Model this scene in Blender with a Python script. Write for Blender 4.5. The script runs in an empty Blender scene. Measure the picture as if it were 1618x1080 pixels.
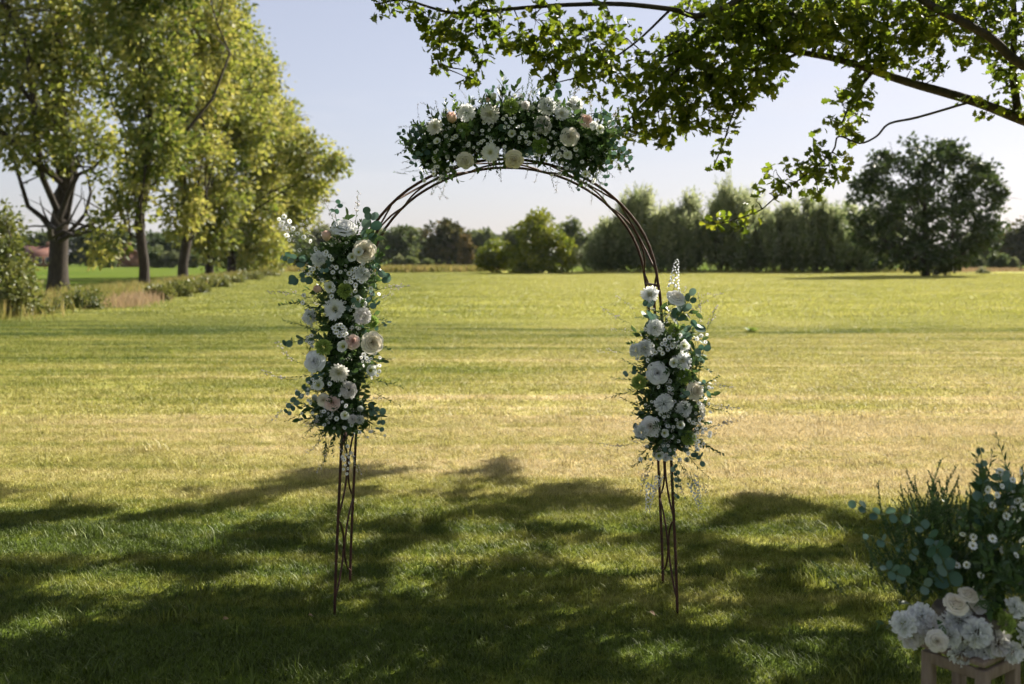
import bpy, math, random
import numpy as np
from mathutils import Vector, Matrix, Quaternion

# ------------------------------------------------------------------ camera, sky, sun, exposure
SC = bpy.context.scene
COL = SC.collection
F, CX, HY, H = 1573.0, 809.0, 405.0, 1.78      # photo geometry: 35 mm lens, eye height 1.78 m
SUN_AZ, SUN_EL = math.radians(47), math.radians(37)

cam_d = bpy.data.cameras.new('camera'); cam = bpy.data.objects.new('camera', cam_d); COL.objects.link(cam)
cam.location = (0, 0, H); cam.rotation_euler = (math.radians(90), 0, 0)
cam_d.sensor_width = 36; cam_d.lens = 35; cam_d.shift_y = -135 / 1618
cam_d.clip_start = 0.05; cam_d.clip_end = 5000
cam_d.dof.use_dof = True; cam_d.dof.focus_distance = 4.85; cam_d.dof.aperture_fstop = 2.6
SC.camera = cam

world = bpy.data.worlds.new('World'); SC.world = world; world.use_nodes = True
wn = world.node_tree.nodes; wl = world.node_tree.links
bg = wn['Background']; bg.inputs['Strength'].default_value = 0.101
sky = wn.new('ShaderNodeTexSky'); sky.sky_type = 'NISHITA'; sky.sun_disc = False
sky.sun_elevation = SUN_EL; sky.sun_rotation = SUN_AZ
sky.air_density = 1.0; sky.dust_density = 1.0; sky.ozone_density = 1.0; sky.altitude = 0
hsv = wn.new('ShaderNodeHueSaturation'); hsv.inputs['Saturation'].default_value = 0.78      # thin high haze: pale, even sky
gam = wn.new('ShaderNodeGamma'); gam.inputs['Gamma'].default_value = 0.56
wl.new(sky.outputs['Color'], hsv.inputs['Color']); wl.new(hsv.outputs['Color'], gam.inputs['Color']); tnt = wn.new('ShaderNodeMix'); tnt.data_type = 'RGBA'; tnt.blend_type = 'MULTIPLY'; tnt.inputs[0].default_value = 1; tnt.inputs[7].default_value = (1.0, .975, 1.07, 1)
wl.new(gam.outputs['Color'], tnt.inputs[6]); wtc = wn.new('ShaderNodeTexCoord'); wmp = wn.new('ShaderNodeMapping'); wmp.inputs['Scale'].default_value = (1.2, 1.2, 9)
wnz = wn.new('ShaderNodeTexNoise'); wnz.inputs['Scale'].default_value = 2.2; wnz.inputs['Detail'].default_value = 6
wmr = wn.new('ShaderNodeMapRange'); wmr.inputs[1].default_value = .48; wmr.inputs[2].default_value = .8; wmr.inputs[4].default_value = .45
wcl = wn.new('ShaderNodeMix'); wcl.data_type = 'RGBA'; wcl.inputs[7].default_value = (3.3, 3.25, 3.4, 1)
wl.new(wtc.outputs['Generated'], wmp.inputs[0]); wl.new(wmp.outputs[0], wnz.inputs[0]); wl.new(wnz.outputs[0], wmr.inputs[0]); wl.new(wmr.outputs[0], wcl.inputs[0])
wl.new(tnt.outputs[2], wcl.inputs[6]); wl.new(wcl.outputs[2], bg.inputs['Color'])

SUN = Vector((math.sin(SUN_AZ) * math.cos(SUN_EL), math.cos(SUN_AZ) * math.cos(SUN_EL), math.sin(SUN_EL)))
sun_d = bpy.data.lights.new('sun', 'SUN'); sun = bpy.data.objects.new('sun', sun_d); COL.objects.link(sun)
sun_d.energy = 5.0; sun_d.angle = math.radians(0.36); sun_d.color = (1.0, 0.935, 0.82)
sun.rotation_euler = SUN.to_track_quat('Z', 'Y').to_euler(); sun.location = (20, 20, 30)

SC.view_settings.view_transform = 'Standard'; SC.view_settings.look = 'None'
SC.view_settings.exposure = 1.42; SC.view_settings.gamma = 1.0
SC.cycles.max_bounces = 5; SC.cycles.diffuse_bounces = 3; SC.cycles.glossy_bounces = 2
SC.cycles.transmission_bounces = 3; SC.cycles.transparent_max_bounces = 4
SC.cycles.use_adaptive_sampling = True; SC.cycles.adaptive_threshold = 0.035; SC.cycles.use_denoising = True; SC.cycles.caustics_reflective = False; SC.cycles.caustics_refractive = False

R = random.Random(11)
rng = np.random.default_rng(11)
PI = math.pi

def at(px, py, Y):
    return Vector(((px - CX) / F * Y, Y, H + (HY - py) / F * Y))
def gnd(px, py):
    Y = H * F / (py - HY)
    return Vector(((px - CX) / F * Y, Y, 0))

# ------------------------------------------------------------------ materials
def new_mat(name):
    m = bpy.data.materials.new(name); m.use_nodes = True
    nt = m.node_tree; nt.nodes.clear()
    out = nt.nodes.new('ShaderNodeOutputMaterial')
    return m, nt, out
def N(nt, t, **kw):
    n = nt.nodes.new(t)
    for k, v in kw.items(): setattr(n, k, v)
    return n
def ramp(nt, stops, interp='LINEAR'):
    r = nt.nodes.new('ShaderNodeValToRGB'); cr = r.color_ramp; cr.interpolation = interp
    while len(cr.elements) < len(stops): cr.elements.new(0.5)
    for e, (p, c) in zip(cr.elements, stops):
        e.position = p; e.color = (c[0], c[1], c[2], 1) if hasattr(c, '__len__') else (c, c, c, 1)
    return r

def leaf_mat(name, cols, trans=0.35, rough=0.45, spec=0.35, tgain=1.5, tsat=1.05):
    """foliage: colour from the per-leaf 'tint' attribute, some light passes through the blade"""
    m, nt, out = new_mat(name); L = nt.links.new
    a = N(nt, 'ShaderNodeAttribute', attribute_name='tint')
    n = len(cols); r = ramp(nt, [(i / (n - 1), c) for i, c in enumerate(cols)])
    oi = N(nt, 'ShaderNodeObjectInfo')
    ad = N(nt, 'ShaderNodeMath', operation='MULTIPLY_ADD'); ad.inputs[1].default_value = 0.16; 
    L(oi.outputs['Random'], ad.inputs[0]); L(a.outputs['Fac'], ad.inputs[2])
    L(ad.outputs[0], r.inputs['Fac'])
    p = N(nt, 'ShaderNodeBsdfPrincipled'); L(r.outputs['Color'], p.inputs['Base Color'])
    p.inputs['Roughness'].default_value = rough; p.inputs['Specular IOR Level'].default_value = spec
    t = N(nt, 'ShaderNodeBsdfTranslucent')
    hs = N(nt, 'ShaderNodeHueSaturation'); hs.inputs['Hue'].default_value = 0.485
    hs.inputs['Saturation'].default_value = tsat; hs.inputs['Value'].default_value = tgain
    L(r.outputs['Color'], hs.inputs['Color']); L(hs.outputs['Color'], t.inputs['Color'])
    mx = N(nt, 'ShaderNodeMixShader'); mx.inputs[0].default_value = trans
    L(p.outputs[0], mx.inputs[1]); L(t.outputs[0], mx.inputs[2]); L(mx.outputs[0], out.inputs['Surface'])
    return m

def petal_mat(name, trans=0.48):
    m, nt, out = new_mat(name); L = nt.links.new
    a = N(nt, 'ShaderNodeAttribute', attribute_name='col')
    tc = N(nt, 'ShaderNodeTexCoord'); nz = N(nt, 'ShaderNodeTexNoise'); nz.inputs['Scale'].default_value = 9
    L(tc.outputs['Object'], nz.inputs['Vector'])
    mr = N(nt, 'ShaderNodeMapRange'); mr.inputs[3].default_value = 0.93; mr.inputs[4].default_value = 1.05
    L(nz.outputs['Fac'], mr.inputs[0])
    mu = N(nt, 'ShaderNodeVectorMath', operation='SCALE'); L(a.outputs['Color'], mu.inputs[0]); L(mr.outputs[0], mu.inputs['Scale'])
    p = N(nt, 'ShaderNodeBsdfPrincipled'); L(mu.outputs[0], p.inputs['Base Color'])
    p.inputs['Roughness'].default_value = 0.6; p.inputs['Specular IOR Level'].default_value = 0.2
    t = N(nt, 'ShaderNodeBsdfTranslucent'); L(mu.outputs[0], t.inputs['Color'])
    mx = N(nt, 'ShaderNodeMixShader'); mx.inputs[0].default_value = trans
    L(p.outputs[0], mx.inputs[1]); L(t.outputs[0], mx.inputs[2]); L(mx.outputs[0], out.inputs['Surface'])
    return m

def noise_mat(name, c1, c2, scale=8, rough=0.8, stretch=(1, 1, 1), bump=0.3, metal=0.0, coord='Object', detail=5, spec=.4):
    m, nt, out = new_mat(name); L = nt.links.new
    tc = N(nt, 'ShaderNodeTexCoord'); mp = N(nt, 'ShaderNodeMapping'); mp.inputs['Scale'].default_value = stretch
    L(tc.outputs[coord], mp.inputs['Vector'])
    nz = N(nt, 'ShaderNodeTexNoise'); nz.inputs['Scale'].default_value = scale; nz.inputs['Detail'].default_value = detail
    L(mp.outputs[0], nz.inputs['Vector'])
    r = ramp(nt, [(0.3, c1), (0.7, c2)]); L(nz.outputs['Fac'], r.inputs['Fac'])
    p = N(nt, 'ShaderNodeBsdfPrincipled'); L(r.outputs['Color'], p.inputs['Base Color'])
    p.inputs['Roughness'].default_value = rough; p.inputs['Metallic'].default_value = metal; p.inputs['Specular IOR Level'].default_value = spec
    b = N(nt, 'ShaderNodeBump'); b.inputs['Strength'].default_value = bump; b.inputs['Distance'].default_value = 0.02
    L(nz.outputs['Fac'], b.inputs['Height']); L(b.outputs[0], p.inputs['Normal'])
    L(p.outputs[0], out.inputs['Surface'])
    return m

M = {}
M['oak'] = leaf_mat('oak_leaf', [(.035, .058, .008), (.07, .105, .012), (.13, .15, .018)], trans=.52, rough=.42, spec=.3, tgain=2.5)
M['poplar'] = leaf_mat('poplar_leaf', [(.042, .070, .012), (.105, .135, .026), (.20, .215, .048), (.26, .25, .065)], trans=.43, rough=.5, spec=.28, tgain=1.9, tsat=1.06)
M['shrub'] = leaf_mat('shrub_leaf', [(.035, .060, .015), (.10, .12, .025), (.20, .20, .06)], trans=.35, rough=.42, spec=.4)
M['dark_tree'] = leaf_mat('dark_tree_leaf', [(.014, .030, .010), (.034, .058, .016), (.065, .090, .024)], trans=.28, rough=.5, spec=.3)
M['willow'] = leaf_mat('willow_leaf', [(.050, .082, .030), (.14, .18, .078), (.31, .335, .18)], trans=.48, rough=.5, spec=.3, tgain=1.5)
M['maple'] = leaf_mat('maple_leaf', [(.045, .078, .010), (.12, .155, .022), (.23, .25, .035)], trans=.38, rough=.45, spec=.3)
M['far'] = leaf_mat('far_leaf', [(.040, .066, .026), (.090, .118, .042), (.16, .185, .065)], trans=.36, rough=.6, spec=.2)
M['far_rust'] = leaf_mat('rust_leaf', [(.045, .056, .020), (.10, .095, .032), (.19, .135, .045)], trans=.25, rough=.6, spec=.2)
M['far_pale'] = leaf_mat('pale_leaf', [(.07, .09, .04), (.13, .15, .07), (.20, .21, .10)], trans=.3, rough=.6, spec=.2)
M['ruscus'] = leaf_mat('ruscus_leaf', [(.026, .056, .018), (.058, .108, .034), (.11, .165, .055)], trans=.3, rough=.38, spec=.45)
M['euc'] = leaf_mat('eucalyptus_leaf', [(.045, .100, .070), (.090, .165, .120), (.16, .235, .19)], trans=.3, rough=.5, spec=.35, tgain=1.1)
M['lime'] = leaf_mat('lime_leaf', [(.05, .11, .015), (.12, .20, .03), (.2, .27, .06)], trans=.35, rough=.45, spec=.3)
M['dry'] = leaf_mat('dry_grass', [(.20, .16, .07), (.30, .23, .12), (.33, .24, .15)], trans=.3, rough=.7, spec=.1)
M['tallg'] = leaf_mat('tall_grass', [(.09, .12, .025), (.20, .20, .055), (.32, .26, .10)], trans=.3, rough=.7, spec=.1)
M['petal'] = petal_mat('petal')
M['shade_fill'] = noise_mat('shade_fill', (.012, .026, .008), (.035, .06, .016), 60, .95, spec=.05)  # dark green standing in for the shade deep between the blooms
M['stem'] = noise_mat('green_stem', (.05, .09, .02), (.10, .13, .04), 30, .6)
M['bark'] = noise_mat('bark', (.016, .012, .009), (.058, .043, .030), 6, .95, (3, 3, .5), 1.0)
M['bark_oak'] = noise_mat('oak_bark', (.022, .018, .014), (.065, .052, .038), 10, .95, (2, 2, .6), 1.0)
M['rust'] = noise_mat('rusty_iron', (.030, .013, .008), (.090, .038, .020), 40, .75, (1, 1, 1), .3, .25)
M['wood'] = noise_mat('pale_wood', (.15, .105, .07), (.25, .19, .135), 14, .8, (4, 4, .6), .4)
M['brick'] = noise_mat('red_brick', (.13, .06, .04), (.20, .10, .06), 4, .9)
M['roof'] = noise_mat('clay_roof', (.09, .035, .025), (.14, .06, .04), 3, .9)
M['white'] = noise_mat('white_paint', (.6, .58, .54), (.78, .76, .72), 3, .6, bump=.05)
M['glass'] = noise_mat('window_glass', (.02, .025, .03), (.05, .06, .07), 1, .1, bump=0)
M['post'] = noise_mat('weathered_post', (.10, .08, .06), (.2, .17, .13), 10, .9)
M['deadleaf'] = noise_mat('fallen_leaf', (.20, .12, .05), (.30, .21, .11), 20, .7)
M['paper'] = noise_mat('white_petal', (.75, .74, .72), (.85, .84, .82), 10, .7, bump=.05)

# grass colour by place on the lawn: mown stripes, dry patches, greener far part
def grass_group():
    g = bpy.data.node_groups.new('grass_colour', 'ShaderNodeTree')
    g.interface.new_socket('Color', in_out='OUTPUT', socket_type='NodeSocketColor')
    L = g.links.new; go = g.nodes.new('NodeGroupOutput')
    geo = N(g, 'ShaderNodeNewGeometry'); sx = N(g, 'ShaderNodeSeparateXYZ'); L(geo.outputs['Position'], sx.inputs[0])
    def noise(scale, sc, detail=3, rot=0):
        mp = N(g, 'ShaderNodeMapping'); mp.inputs['Scale'].default_value = sc; mp.inputs['Rotation'].default_value = (0, 0, rot)
        L(geo.outputs['Position'], mp.inputs['Vector'])
        nz = N(g, 'ShaderNodeTexNoise'); nz.inputs['Scale'].default_value = scale; nz.inputs['Detail'].default_value = detail
        L(mp.outputs[0], nz.inputs['Vector']); return nz.outputs['Fac']
    def math_(op, a, b=None, c=None, clamp=False):
        n = N(g, 'ShaderNodeMath', operation=op); n.use_clamp = clamp
        for i, v in enumerate((a, b, c)):
            if v is None: continue
            if isinstance(v, (int, float)): n.inputs[i].default_value = v
            else: L(v, n.inputs[i])
        return n.outputs[0]
    wob = math_('MULTIPLY_ADD', noise(.35, (.35, 1, 1)), 3.0, -1.5)
    yy = math_('ADD', sx.outputs['Y'], math_('MULTIPLY', wob, math_('MULTIPLY', sx.outputs['Y'], .10)))
    yn = math_('DIVIDE', yy, 60.0, clamp=True)
    base = ramp(g, [(0, .04), (.085, .08), (.112, .30), (.132, .86), (.165, .92), (.21, .72), (.28, .56), (.362, .48), (.382, .26), (.398, .24), (.425, .34), (.50, .36), (1, .40)])
    L(yn, base.inputs['Fac'])
    stripe = noise(1.0, (.11, 1.25, 1), 3, .02)
    stripe2 = noise(1.0, (.06, 4.2, 1), 2, -.01)
    patch = noise(.55, (.6, 1, 1), 4)
    fine = noise(7, (1, 1, 1), 4)
    d = base.outputs['Color']
    d = math_('MULTIPLY_ADD', math_('SUBTRACT', stripe, .5), .80, d)
    d = math_('MULTIPLY_ADD', math_('SUBTRACT', stripe2, .5), .95, d)
    d = math_('MULTIPLY_ADD', math_('SUBTRACT', patch, .5), .85, d)
    d = math_('MULTIPLY_ADD', math_('SUBTRACT', fine, .5), .75, d)
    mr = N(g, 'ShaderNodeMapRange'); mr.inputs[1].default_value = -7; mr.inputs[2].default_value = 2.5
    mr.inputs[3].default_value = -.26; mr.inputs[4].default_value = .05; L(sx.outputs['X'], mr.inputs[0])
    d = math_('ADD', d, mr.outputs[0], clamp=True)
    c = ramp(g, [(0, (.085, .120, .016)), (.22, (.195, .215, .032)), (.5, (.345, .325, .085)), (.75, (.46, .405, .155)), (1, (.56, .465, .25))])
    L(d, c.inputs['Fac'])
    # far lawn is fresher and more yellow-green
    fr = N(g, 'ShaderNodeMapRange'); fr.inputs[1].default_value = 23.5; fr.inputs[2].default_value = 27; L(yy, fr.inputs[0])
    lush = ramp(g, [(0, (.20, .22, .045)), (.3, (.345, .345, .075)), (.6, (.43, .405, .115)), (1, (.50, .435, .19))]); L(d, lush.inputs['Fac'])
    mx = N(g, 'ShaderNodeMix', data_type='RGBA'); L(fr.outputs[0], mx.inputs[0]); L(c.outputs['Color'], mx.inputs[6]); L(lush.outputs['Color'], mx.inputs[7])
    L(mx.outputs[2], go.inputs[0])
    return g
GG = grass_group()
def grass_mat(name, blade):
    m, nt, out = new_mat(name); L = nt.links.new
    gr = N(nt, 'ShaderNodeGroup'); gr.node_tree = GG
    if blade:
        a = N(nt, 'ShaderNodeAttribute', attribute_name='tint')
        mr = N(nt, 'ShaderNodeMapRange'); mr.inputs[3].default_value = .45; mr.inputs[4].default_value = 1.55; L(a.outputs['Fac'], mr.inputs[0])
        sc = N(nt, 'ShaderNodeVectorMath', operation='SCALE'); L(gr.outputs[0], sc.inputs[0]); L(mr.outputs[0], sc.inputs['Scale'])
        p = N(nt, 'ShaderNodeBsdfPrincipled'); p.inputs['Roughness'].default_value = .55; p.inputs['Specular IOR Level'].default_value = .3
        t = N(nt, 'ShaderNodeBsdfTranslucent'); L(sc.outputs[0], p.inputs['Base Color']); L(sc.outputs[0], t.inputs['Color'])
        mx = N(nt, 'ShaderNodeMixShader'); mx.inputs[0].default_value = .35
        L(p.outputs[0], mx.inputs[1]); L(t.outputs[0], mx.inputs[2]); L(mx.outputs[0], out.inputs['Surface'])
    else:
        p = N(nt, 'ShaderNodeBsdfPrincipled'); p.inputs['Roughness'].default_value = .95; p.inputs['Specular IOR Level'].default_value = .05
        geo = N(nt, 'ShaderNodeNewGeometry'); nz = N(nt, 'ShaderNodeTexNoise'); nz.inputs['Scale'].default_value = 14; nz.inputs['Detail'].default_value = 6
        L(geo.outputs['Position'], nz.inputs['Vector'])
        mr = N(nt, 'ShaderNodeMapRange'); mr.inputs[3].default_value = .55; mr.inputs[4].default_value = 1.2; L(nz.outputs['Fac'], mr.inputs[0])
        sc = N(nt, 'ShaderNodeVectorMath', operation='SCALE'); L(gr.outputs[0], sc.inputs[0]); L(mr.outputs[0], sc.inputs['Scale'])
        L(sc.outputs[0], p.inputs['Base Color'])
        b = N(nt, 'ShaderNodeBump'); b.inputs['Strength'].default_value = .6; b.inputs['Distance'].default_value = .03
        L(nz.outputs['Fac'], b.inputs['Height']); L(b.outputs[0], p.inputs['Normal']); L(p.outputs[0], out.inputs['Surface'])
    return m
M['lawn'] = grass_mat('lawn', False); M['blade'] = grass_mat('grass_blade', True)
M['meadow'] = noise_mat('meadow', (.06, .10, .018), (.12, .145, .03), .12, .95, (.4, 1, 1), .3, coord='Object', spec=0)

# ------------------------------------------------------------------ mesh helpers
def fast_mesh(name, V, faces, mat, tint=None, col=None, smooth=False):
    """V (n,3); faces: list of int arrays, each (m,k) with one k"""
    me = bpy.data.meshes.new(name)
    V = np.asarray(V, dtype=np.float32)
    faces = [np.asarray(f, dtype=np.int32) for f in faces if len(f)]
    loops = np.concatenate([f.ravel() for f in faces]); tot = np.concatenate([np.full(len(f), f.shape[1], np.int32) for f in faces])
    st = np.concatenate([[0], np.cumsum(tot)[:-1]]).astype(np.int32)
    me.vertices.add(len(V)); me.vertices.foreach_set('co', V.ravel())
    me.loops.add(len(loops)); me.loops.foreach_set('vertex_index', loops)
    me.polygons.add(len(tot)); me.polygons.foreach_set('loop_start', st); me.polygons.foreach_set('loop_total', tot)
    me.update(calc_edges=True)
    if smooth: me.polygons.foreach_set('use_smooth', np.ones(len(tot), bool))
    if tint is not None:
        a = me.attributes.new('tint', 'FLOAT', 'POINT'); a.data.foreach_set('value', np.asarray(tint, np.float32))
    if col is not None:
        c4 = np.ones((len(V), 4), np.float32); c4[:, :3] = col
        a = me.attributes.new('col', 'FLOAT_COLOR', 'POINT'); a.data.foreach_set('color', c4.ravel())
    for m in (mat if isinstance(mat, (list, tuple)) else [mat]): me.materials.append(m)
    return me

class Buf:
    """collects geometry for ONE mesh"""
    def __init__(s): s.V = []; s.F = {}; s.T = []; s.C = []; s.n = 0; s.MI = {}
    def add(s, V, faces, tint=0.5, col=(1, 1, 1), mi=0):
        V = np.asarray(V, float); k = len(V)
        s.V.append(V); s.T.append(np.broadcast_to(np.asarray(tint, float), (k,))); s.C.append(np.broadcast_to(np.asarray(col, float), (k, 3)))
        for f in faces:
            f = np.asarray(f)
            if f.ndim == 1: f = f[None]
            s.F.setdefault(f.shape[1], []).append(f + s.n); s.MI.setdefault(f.shape[1], []).append(np.full(len(f), mi))
        s.n += k
    def mesh(s, name, mat, smooth=False, tint=False, col=False):
        ks = sorted(s.F)
        me = fast_mesh(name, np.concatenate(s.V), [np.concatenate(s.F[k]) for k in ks], mat,
                       np.concatenate(s.T) if tint else None, np.concatenate(s.C) if col else None, smooth)
        if isinstance(mat, (list, tuple)):
            me.polygons.foreach_set('material_index', np.concatenate([np.concatenate(s.MI[k]) for k in ks]).astype(np.int32))
        return me

def tube_geo(pts, radii, seg=6, cap=True):
    P = np.array([tuple(p) for p in pts], float); n = len(P)
    rad = np.broadcast_to(np.asarray(radii, float), (n,))
    T = np.gradient(P, axis=0); T /= np.linalg.norm(T, axis=1)[:, None] + 1e-9
    u = np.cross(T[0], (0, 0, 1) if abs(T[0][2]) < .9 else (1, 0, 0)); u /= np.linalg.norm(u)
    V = np.zeros((n, seg, 3)); a = np.arange(seg) * 2 * PI / seg
    for i in range(n):
        u = u - T[i] * u.dot(T[i]); u /= np.linalg.norm(u) + 1e-9
        w = np.cross(T[i], u)
        V[i] = P[i] + rad[i] * (np.cos(a)[:, None] * u + np.sin(a)[:, None] * w)
    i, j = np.meshgrid(np.arange(n - 1), np.arange(seg), indexing='ij'); i = i.ravel(); j = j.ravel(); j2 = (j + 1) % seg
    faces = [np.stack([i * seg + j, i * seg + j2, (i + 1) * seg + j2, (i + 1) * seg + j], 1)]
    if cap: faces += [np.arange(seg)[::-1][None], ((n - 1) * seg + np.arange(seg))[None]]
    return V.reshape(-1, 3), faces

def box_geo(c, s, rz=0, taper=1.0):
    x, y, z = [v / 2 for v in s]
    V = np.array([[-x, -y, -z], [x, -y, -z], [x, y, -z], [-x, y, -z], [-x * taper, -y * taper, z], [x * taper, -y * taper, z], [x * taper, y * taper, z], [-x * taper, y * taper, z]])
    c_, s_ = math.cos(rz), math.sin(rz); V = V @ np.array([[c_, s_, 0], [-s_, c_, 0], [0, 0, 1]]) + np.array(tuple(c))
    return V, [np.array([[0, 3, 2, 1], [4, 5, 6, 7], [0, 1, 5, 4], [1, 2, 6, 5], [2, 3, 7, 6], [3, 0, 4, 7]])]

def spline(pts, n):
    """Catmull-Rom through pts, n samples per span"""
    P = [Vector(p) for p in pts]; P = [P[0] * 2 - P[1]] + P + [P[-1] * 2 - P[-2]]; out = []
    for i in range(1, len(P) - 2):
        a, b, c, d = P[i - 1:i + 3]
        for k in range(n):
            t = k / n
            out.append(.5 * ((2 * b) + (c - a) * t + (2 * a - 5 * b + 4 * c - d) * t * t + (3 * b - a - 3 * c + d) * t ** 3))
    out.append(P[-2]); return out

def frames(d, n=None):
    """(N,3) directions -> (N,3,3) with columns side, along, normal"""
    d = d / (np.linalg.norm(d, axis=1)[:, None] + 1e-9)
    if n is None: n = rng.normal(size=d.shape)
    n = n - d * (n * d).sum(1)[:, None]; n /= np.linalg.norm(n, axis=1)[:, None] + 1e-9
    return np.stack([np.cross(d, n), d, n], axis=2)

def scatter(tmpl, pos, rot, scale, tint):
    """one mesh of many leaves -> V, faces, tint"""
    TV, TF = tmpl; k = len(TV)
    V = np.einsum('nij,kj->nki', rot, TV) * np.asarray(scale)[:, None, None] + pos[:, None, :]
    off = (np.arange(len(pos)) * k)[:, None, None]
    fs = [(f[None] + off).reshape(-1, f.shape[1]) for f in TF]
    return V.reshape(-1, 3), fs, np.repeat(tint, k)

# leaf outlines, length 1 along +Y
DIAMOND = (np.array([[0, 0, 0], [-.30, .45, .07], [0, 1, 0], [.30, .45, .07]]), [np.array([[0, 3, 2], [0, 2, 1]])])
NARROW = (np.array([[0, 0, 0], [-.13, .4, .03], [0, 1, 0], [.13, .4, .03]]), [np.array([[0, 3, 2], [0, 2, 1]])])
OVATE = (np.array([[0, 0, 0], [-.22, .28, .05], [-.2, .62, .04], [0, 1, -.06], [.2, .62, .04], [.22, .28, .05], [0, .5, 0]]),
         [np.array([[0, 6, 1], [1, 6, 2], [2, 6, 3], [3, 6, 4], [4, 6, 5], [5, 6, 0]])])
_o = [(0, 0), (-.08, .14), (-.20, .30), (-.14, .40), (-.33, .55), (-.22, .66), (-.34, .82), (-.14, .88), (0, 1.0), (.14, .88), (.34, .82), (.22, .66), (.33, .55), (.14, .40), (.20, .30), (.08, .14)]
OAK = (np.array([[x, y, abs(x) * .35 - .10 * y * y] for x, y in _o] + [[0, .45, -.02]]), [np.array([[i, 16, (i + 1) % 16] for i in range(16)])[:, ::-1]])
_a = np.linspace(-PI / 2, 1.5 * PI, 10)[:-1]
ROUND = (np.concatenate([np.stack([.5 * np.cos(_a), .5 + .5 * np.sin(_a), .10 * np.abs(np.cos(_a)) + .05 * np.sin(_a)], 1), [[0, .5, -.02]]]),
         [np.array([[9, i, (i + 1) % 9] for i in range(9)])])
_w = .3 + .7 * np.sin(np.linspace(.2, 2.9, 5))

# ------------------------------------------------------------------ object helpers
def put(name, me, parent=None, loc=(0, 0, 0), rot=None, scale=None):
    o = bpy.data.objects.new(name, me); COL.objects.link(o); o.location = loc
    if rot is not None: o.rotation_mode = 'QUATERNION'; o.rotation_quaternion = rot
    if scale is not None: o.scale = (scale,) * 3 if isinstance(scale, (int, float)) else scale
    if parent is not None: o.parent = parent
    return o
def tag(o, label, cat, group=None, kind=None):
    o['label'] = label
    if cat: o['category'] = cat
    if group: o['group'] = group
    if kind: o['kind'] = kind
    return o
def root(name, loc, label, cat, group=None):
    e = bpy.data.objects.new(name, None); COL.objects.link(e); e.location = loc; e.empty_display_size = .2
    return tag(e, label, cat, group)

# ------------------------------------------------------------------ ground
def edge_x(Y):      # lawn's border beside the ditch
    return np.interp(Y, [-10, 20, 27.5, 45, 70, 104, 125], [-13, -13.4, -14.4, -17.2, -20.6, -25.5, -28])
def gz(X, Y):
    X = np.asarray(X, float); Y = np.asarray(Y, float)
    k = np.clip((Y - 14) / 20, 0, 1)
    return k * (.05 * np.sin(X * .21 + 1.3) * np.sin(Y * .17) + .04 * np.sin(X * .09 + Y * .11))
def lawn_mesh():
    ys = np.concatenate([np.arange(-8, 30, .5), np.arange(30, 118.1, 1.0)]); us = np.linspace(0, 1, 90)
    Yg, U = np.meshgrid(ys, us, indexing='ij'); X = edge_x(Yg) + U * (75 - edge_x(Yg))
    V = np.stack([X, Yg, gz(X, Yg)], 2).reshape(-1, 3); n = len(us)
    i, j = np.meshgrid(np.arange(len(ys) - 1), np.arange(n - 1), indexing='ij'); i = i.ravel(); j = j.ravel()
    return fast_mesh('lawn', V, [np.stack([i * n + j, i * n + j + 1, (i + 1) * n + j + 1, (i + 1) * n + j], 1)], M['lawn'], smooth=True)
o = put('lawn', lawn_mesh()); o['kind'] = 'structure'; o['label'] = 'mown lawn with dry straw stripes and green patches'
b = Buf(); g = np.linspace(-1500, 1500, 41); gx, gy = np.meshgrid(g, g, indexing='ij')
V = np.stack([gx, gy + 1200, np.full_like(gx, -.14)], 2).reshape(-1, 3); i, j = np.meshgrid(np.arange(40), np.arange(40), indexing='ij'); i = i.ravel(); j = j.ravel()
o = put('meadow', fast_mesh('meadow', V, [np.stack([i * 41 + j, (i + 1) * 41 + j, (i + 1) * 41 + j + 1, i * 41 + j + 1], 1)], M['meadow'])); o['kind'] = 'structure'

# ------------------------------------------------------------------ grass blades (uncountable): instanced patches
def blade_patch(name, size, n, hmin, hmax, w, lean=.8):
    p = np.stack([rng.uniform(-size / 2, size / 2, n), rng.uniform(-size / 2, size / 2, n), np.full(n, -.004)], 1)
    h = rng.uniform(hmin, hmax, n) * (0.6 + .4 * rng.random(n)); az = rng.uniform(0, 2 * PI, n); le = rng.uniform(.1, lean, n) * h
    d = np.stack([np.cos(az), np.sin(az), np.zeros(n)], 1); s = np.stack([-np.sin(az + rng.normal(0, .6, n)), np.cos(az), np.zeros(n)], 1)
    ww = w * rng.uniform(.6, 1.2, n)[:, None]
    z = np.array([0, 0, 1.0])
    a = p - s * ww; b_ = p + s * ww
    m1 = p + d * (le * .35)[:, None] + z * (h * .62)[:, None] - s * ww * .8; m2 = p + d * (le * .35)[:, None] + z * (h * .62)[:, None] + s * ww * .8
    t = p + d * le[:, None] + z * h[:, None]
    V = np.stack([a, b_, m2, m1, t], 1).reshape(-1, 3); o5 = np.arange(n) * 5
    tint = np.repeat(np.clip(rng.normal(.5, .22, n), 0, 1), 5)
    me = fast_mesh(name, V, [np.stack([o5, o5 + 1, o5 + 2, o5 + 3], 1), np.stack([o5 + 3, o5 + 2, o5 + 4], 1)], M['blade'], tint)
    return bpy.data.objects.new(name, me)

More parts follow.
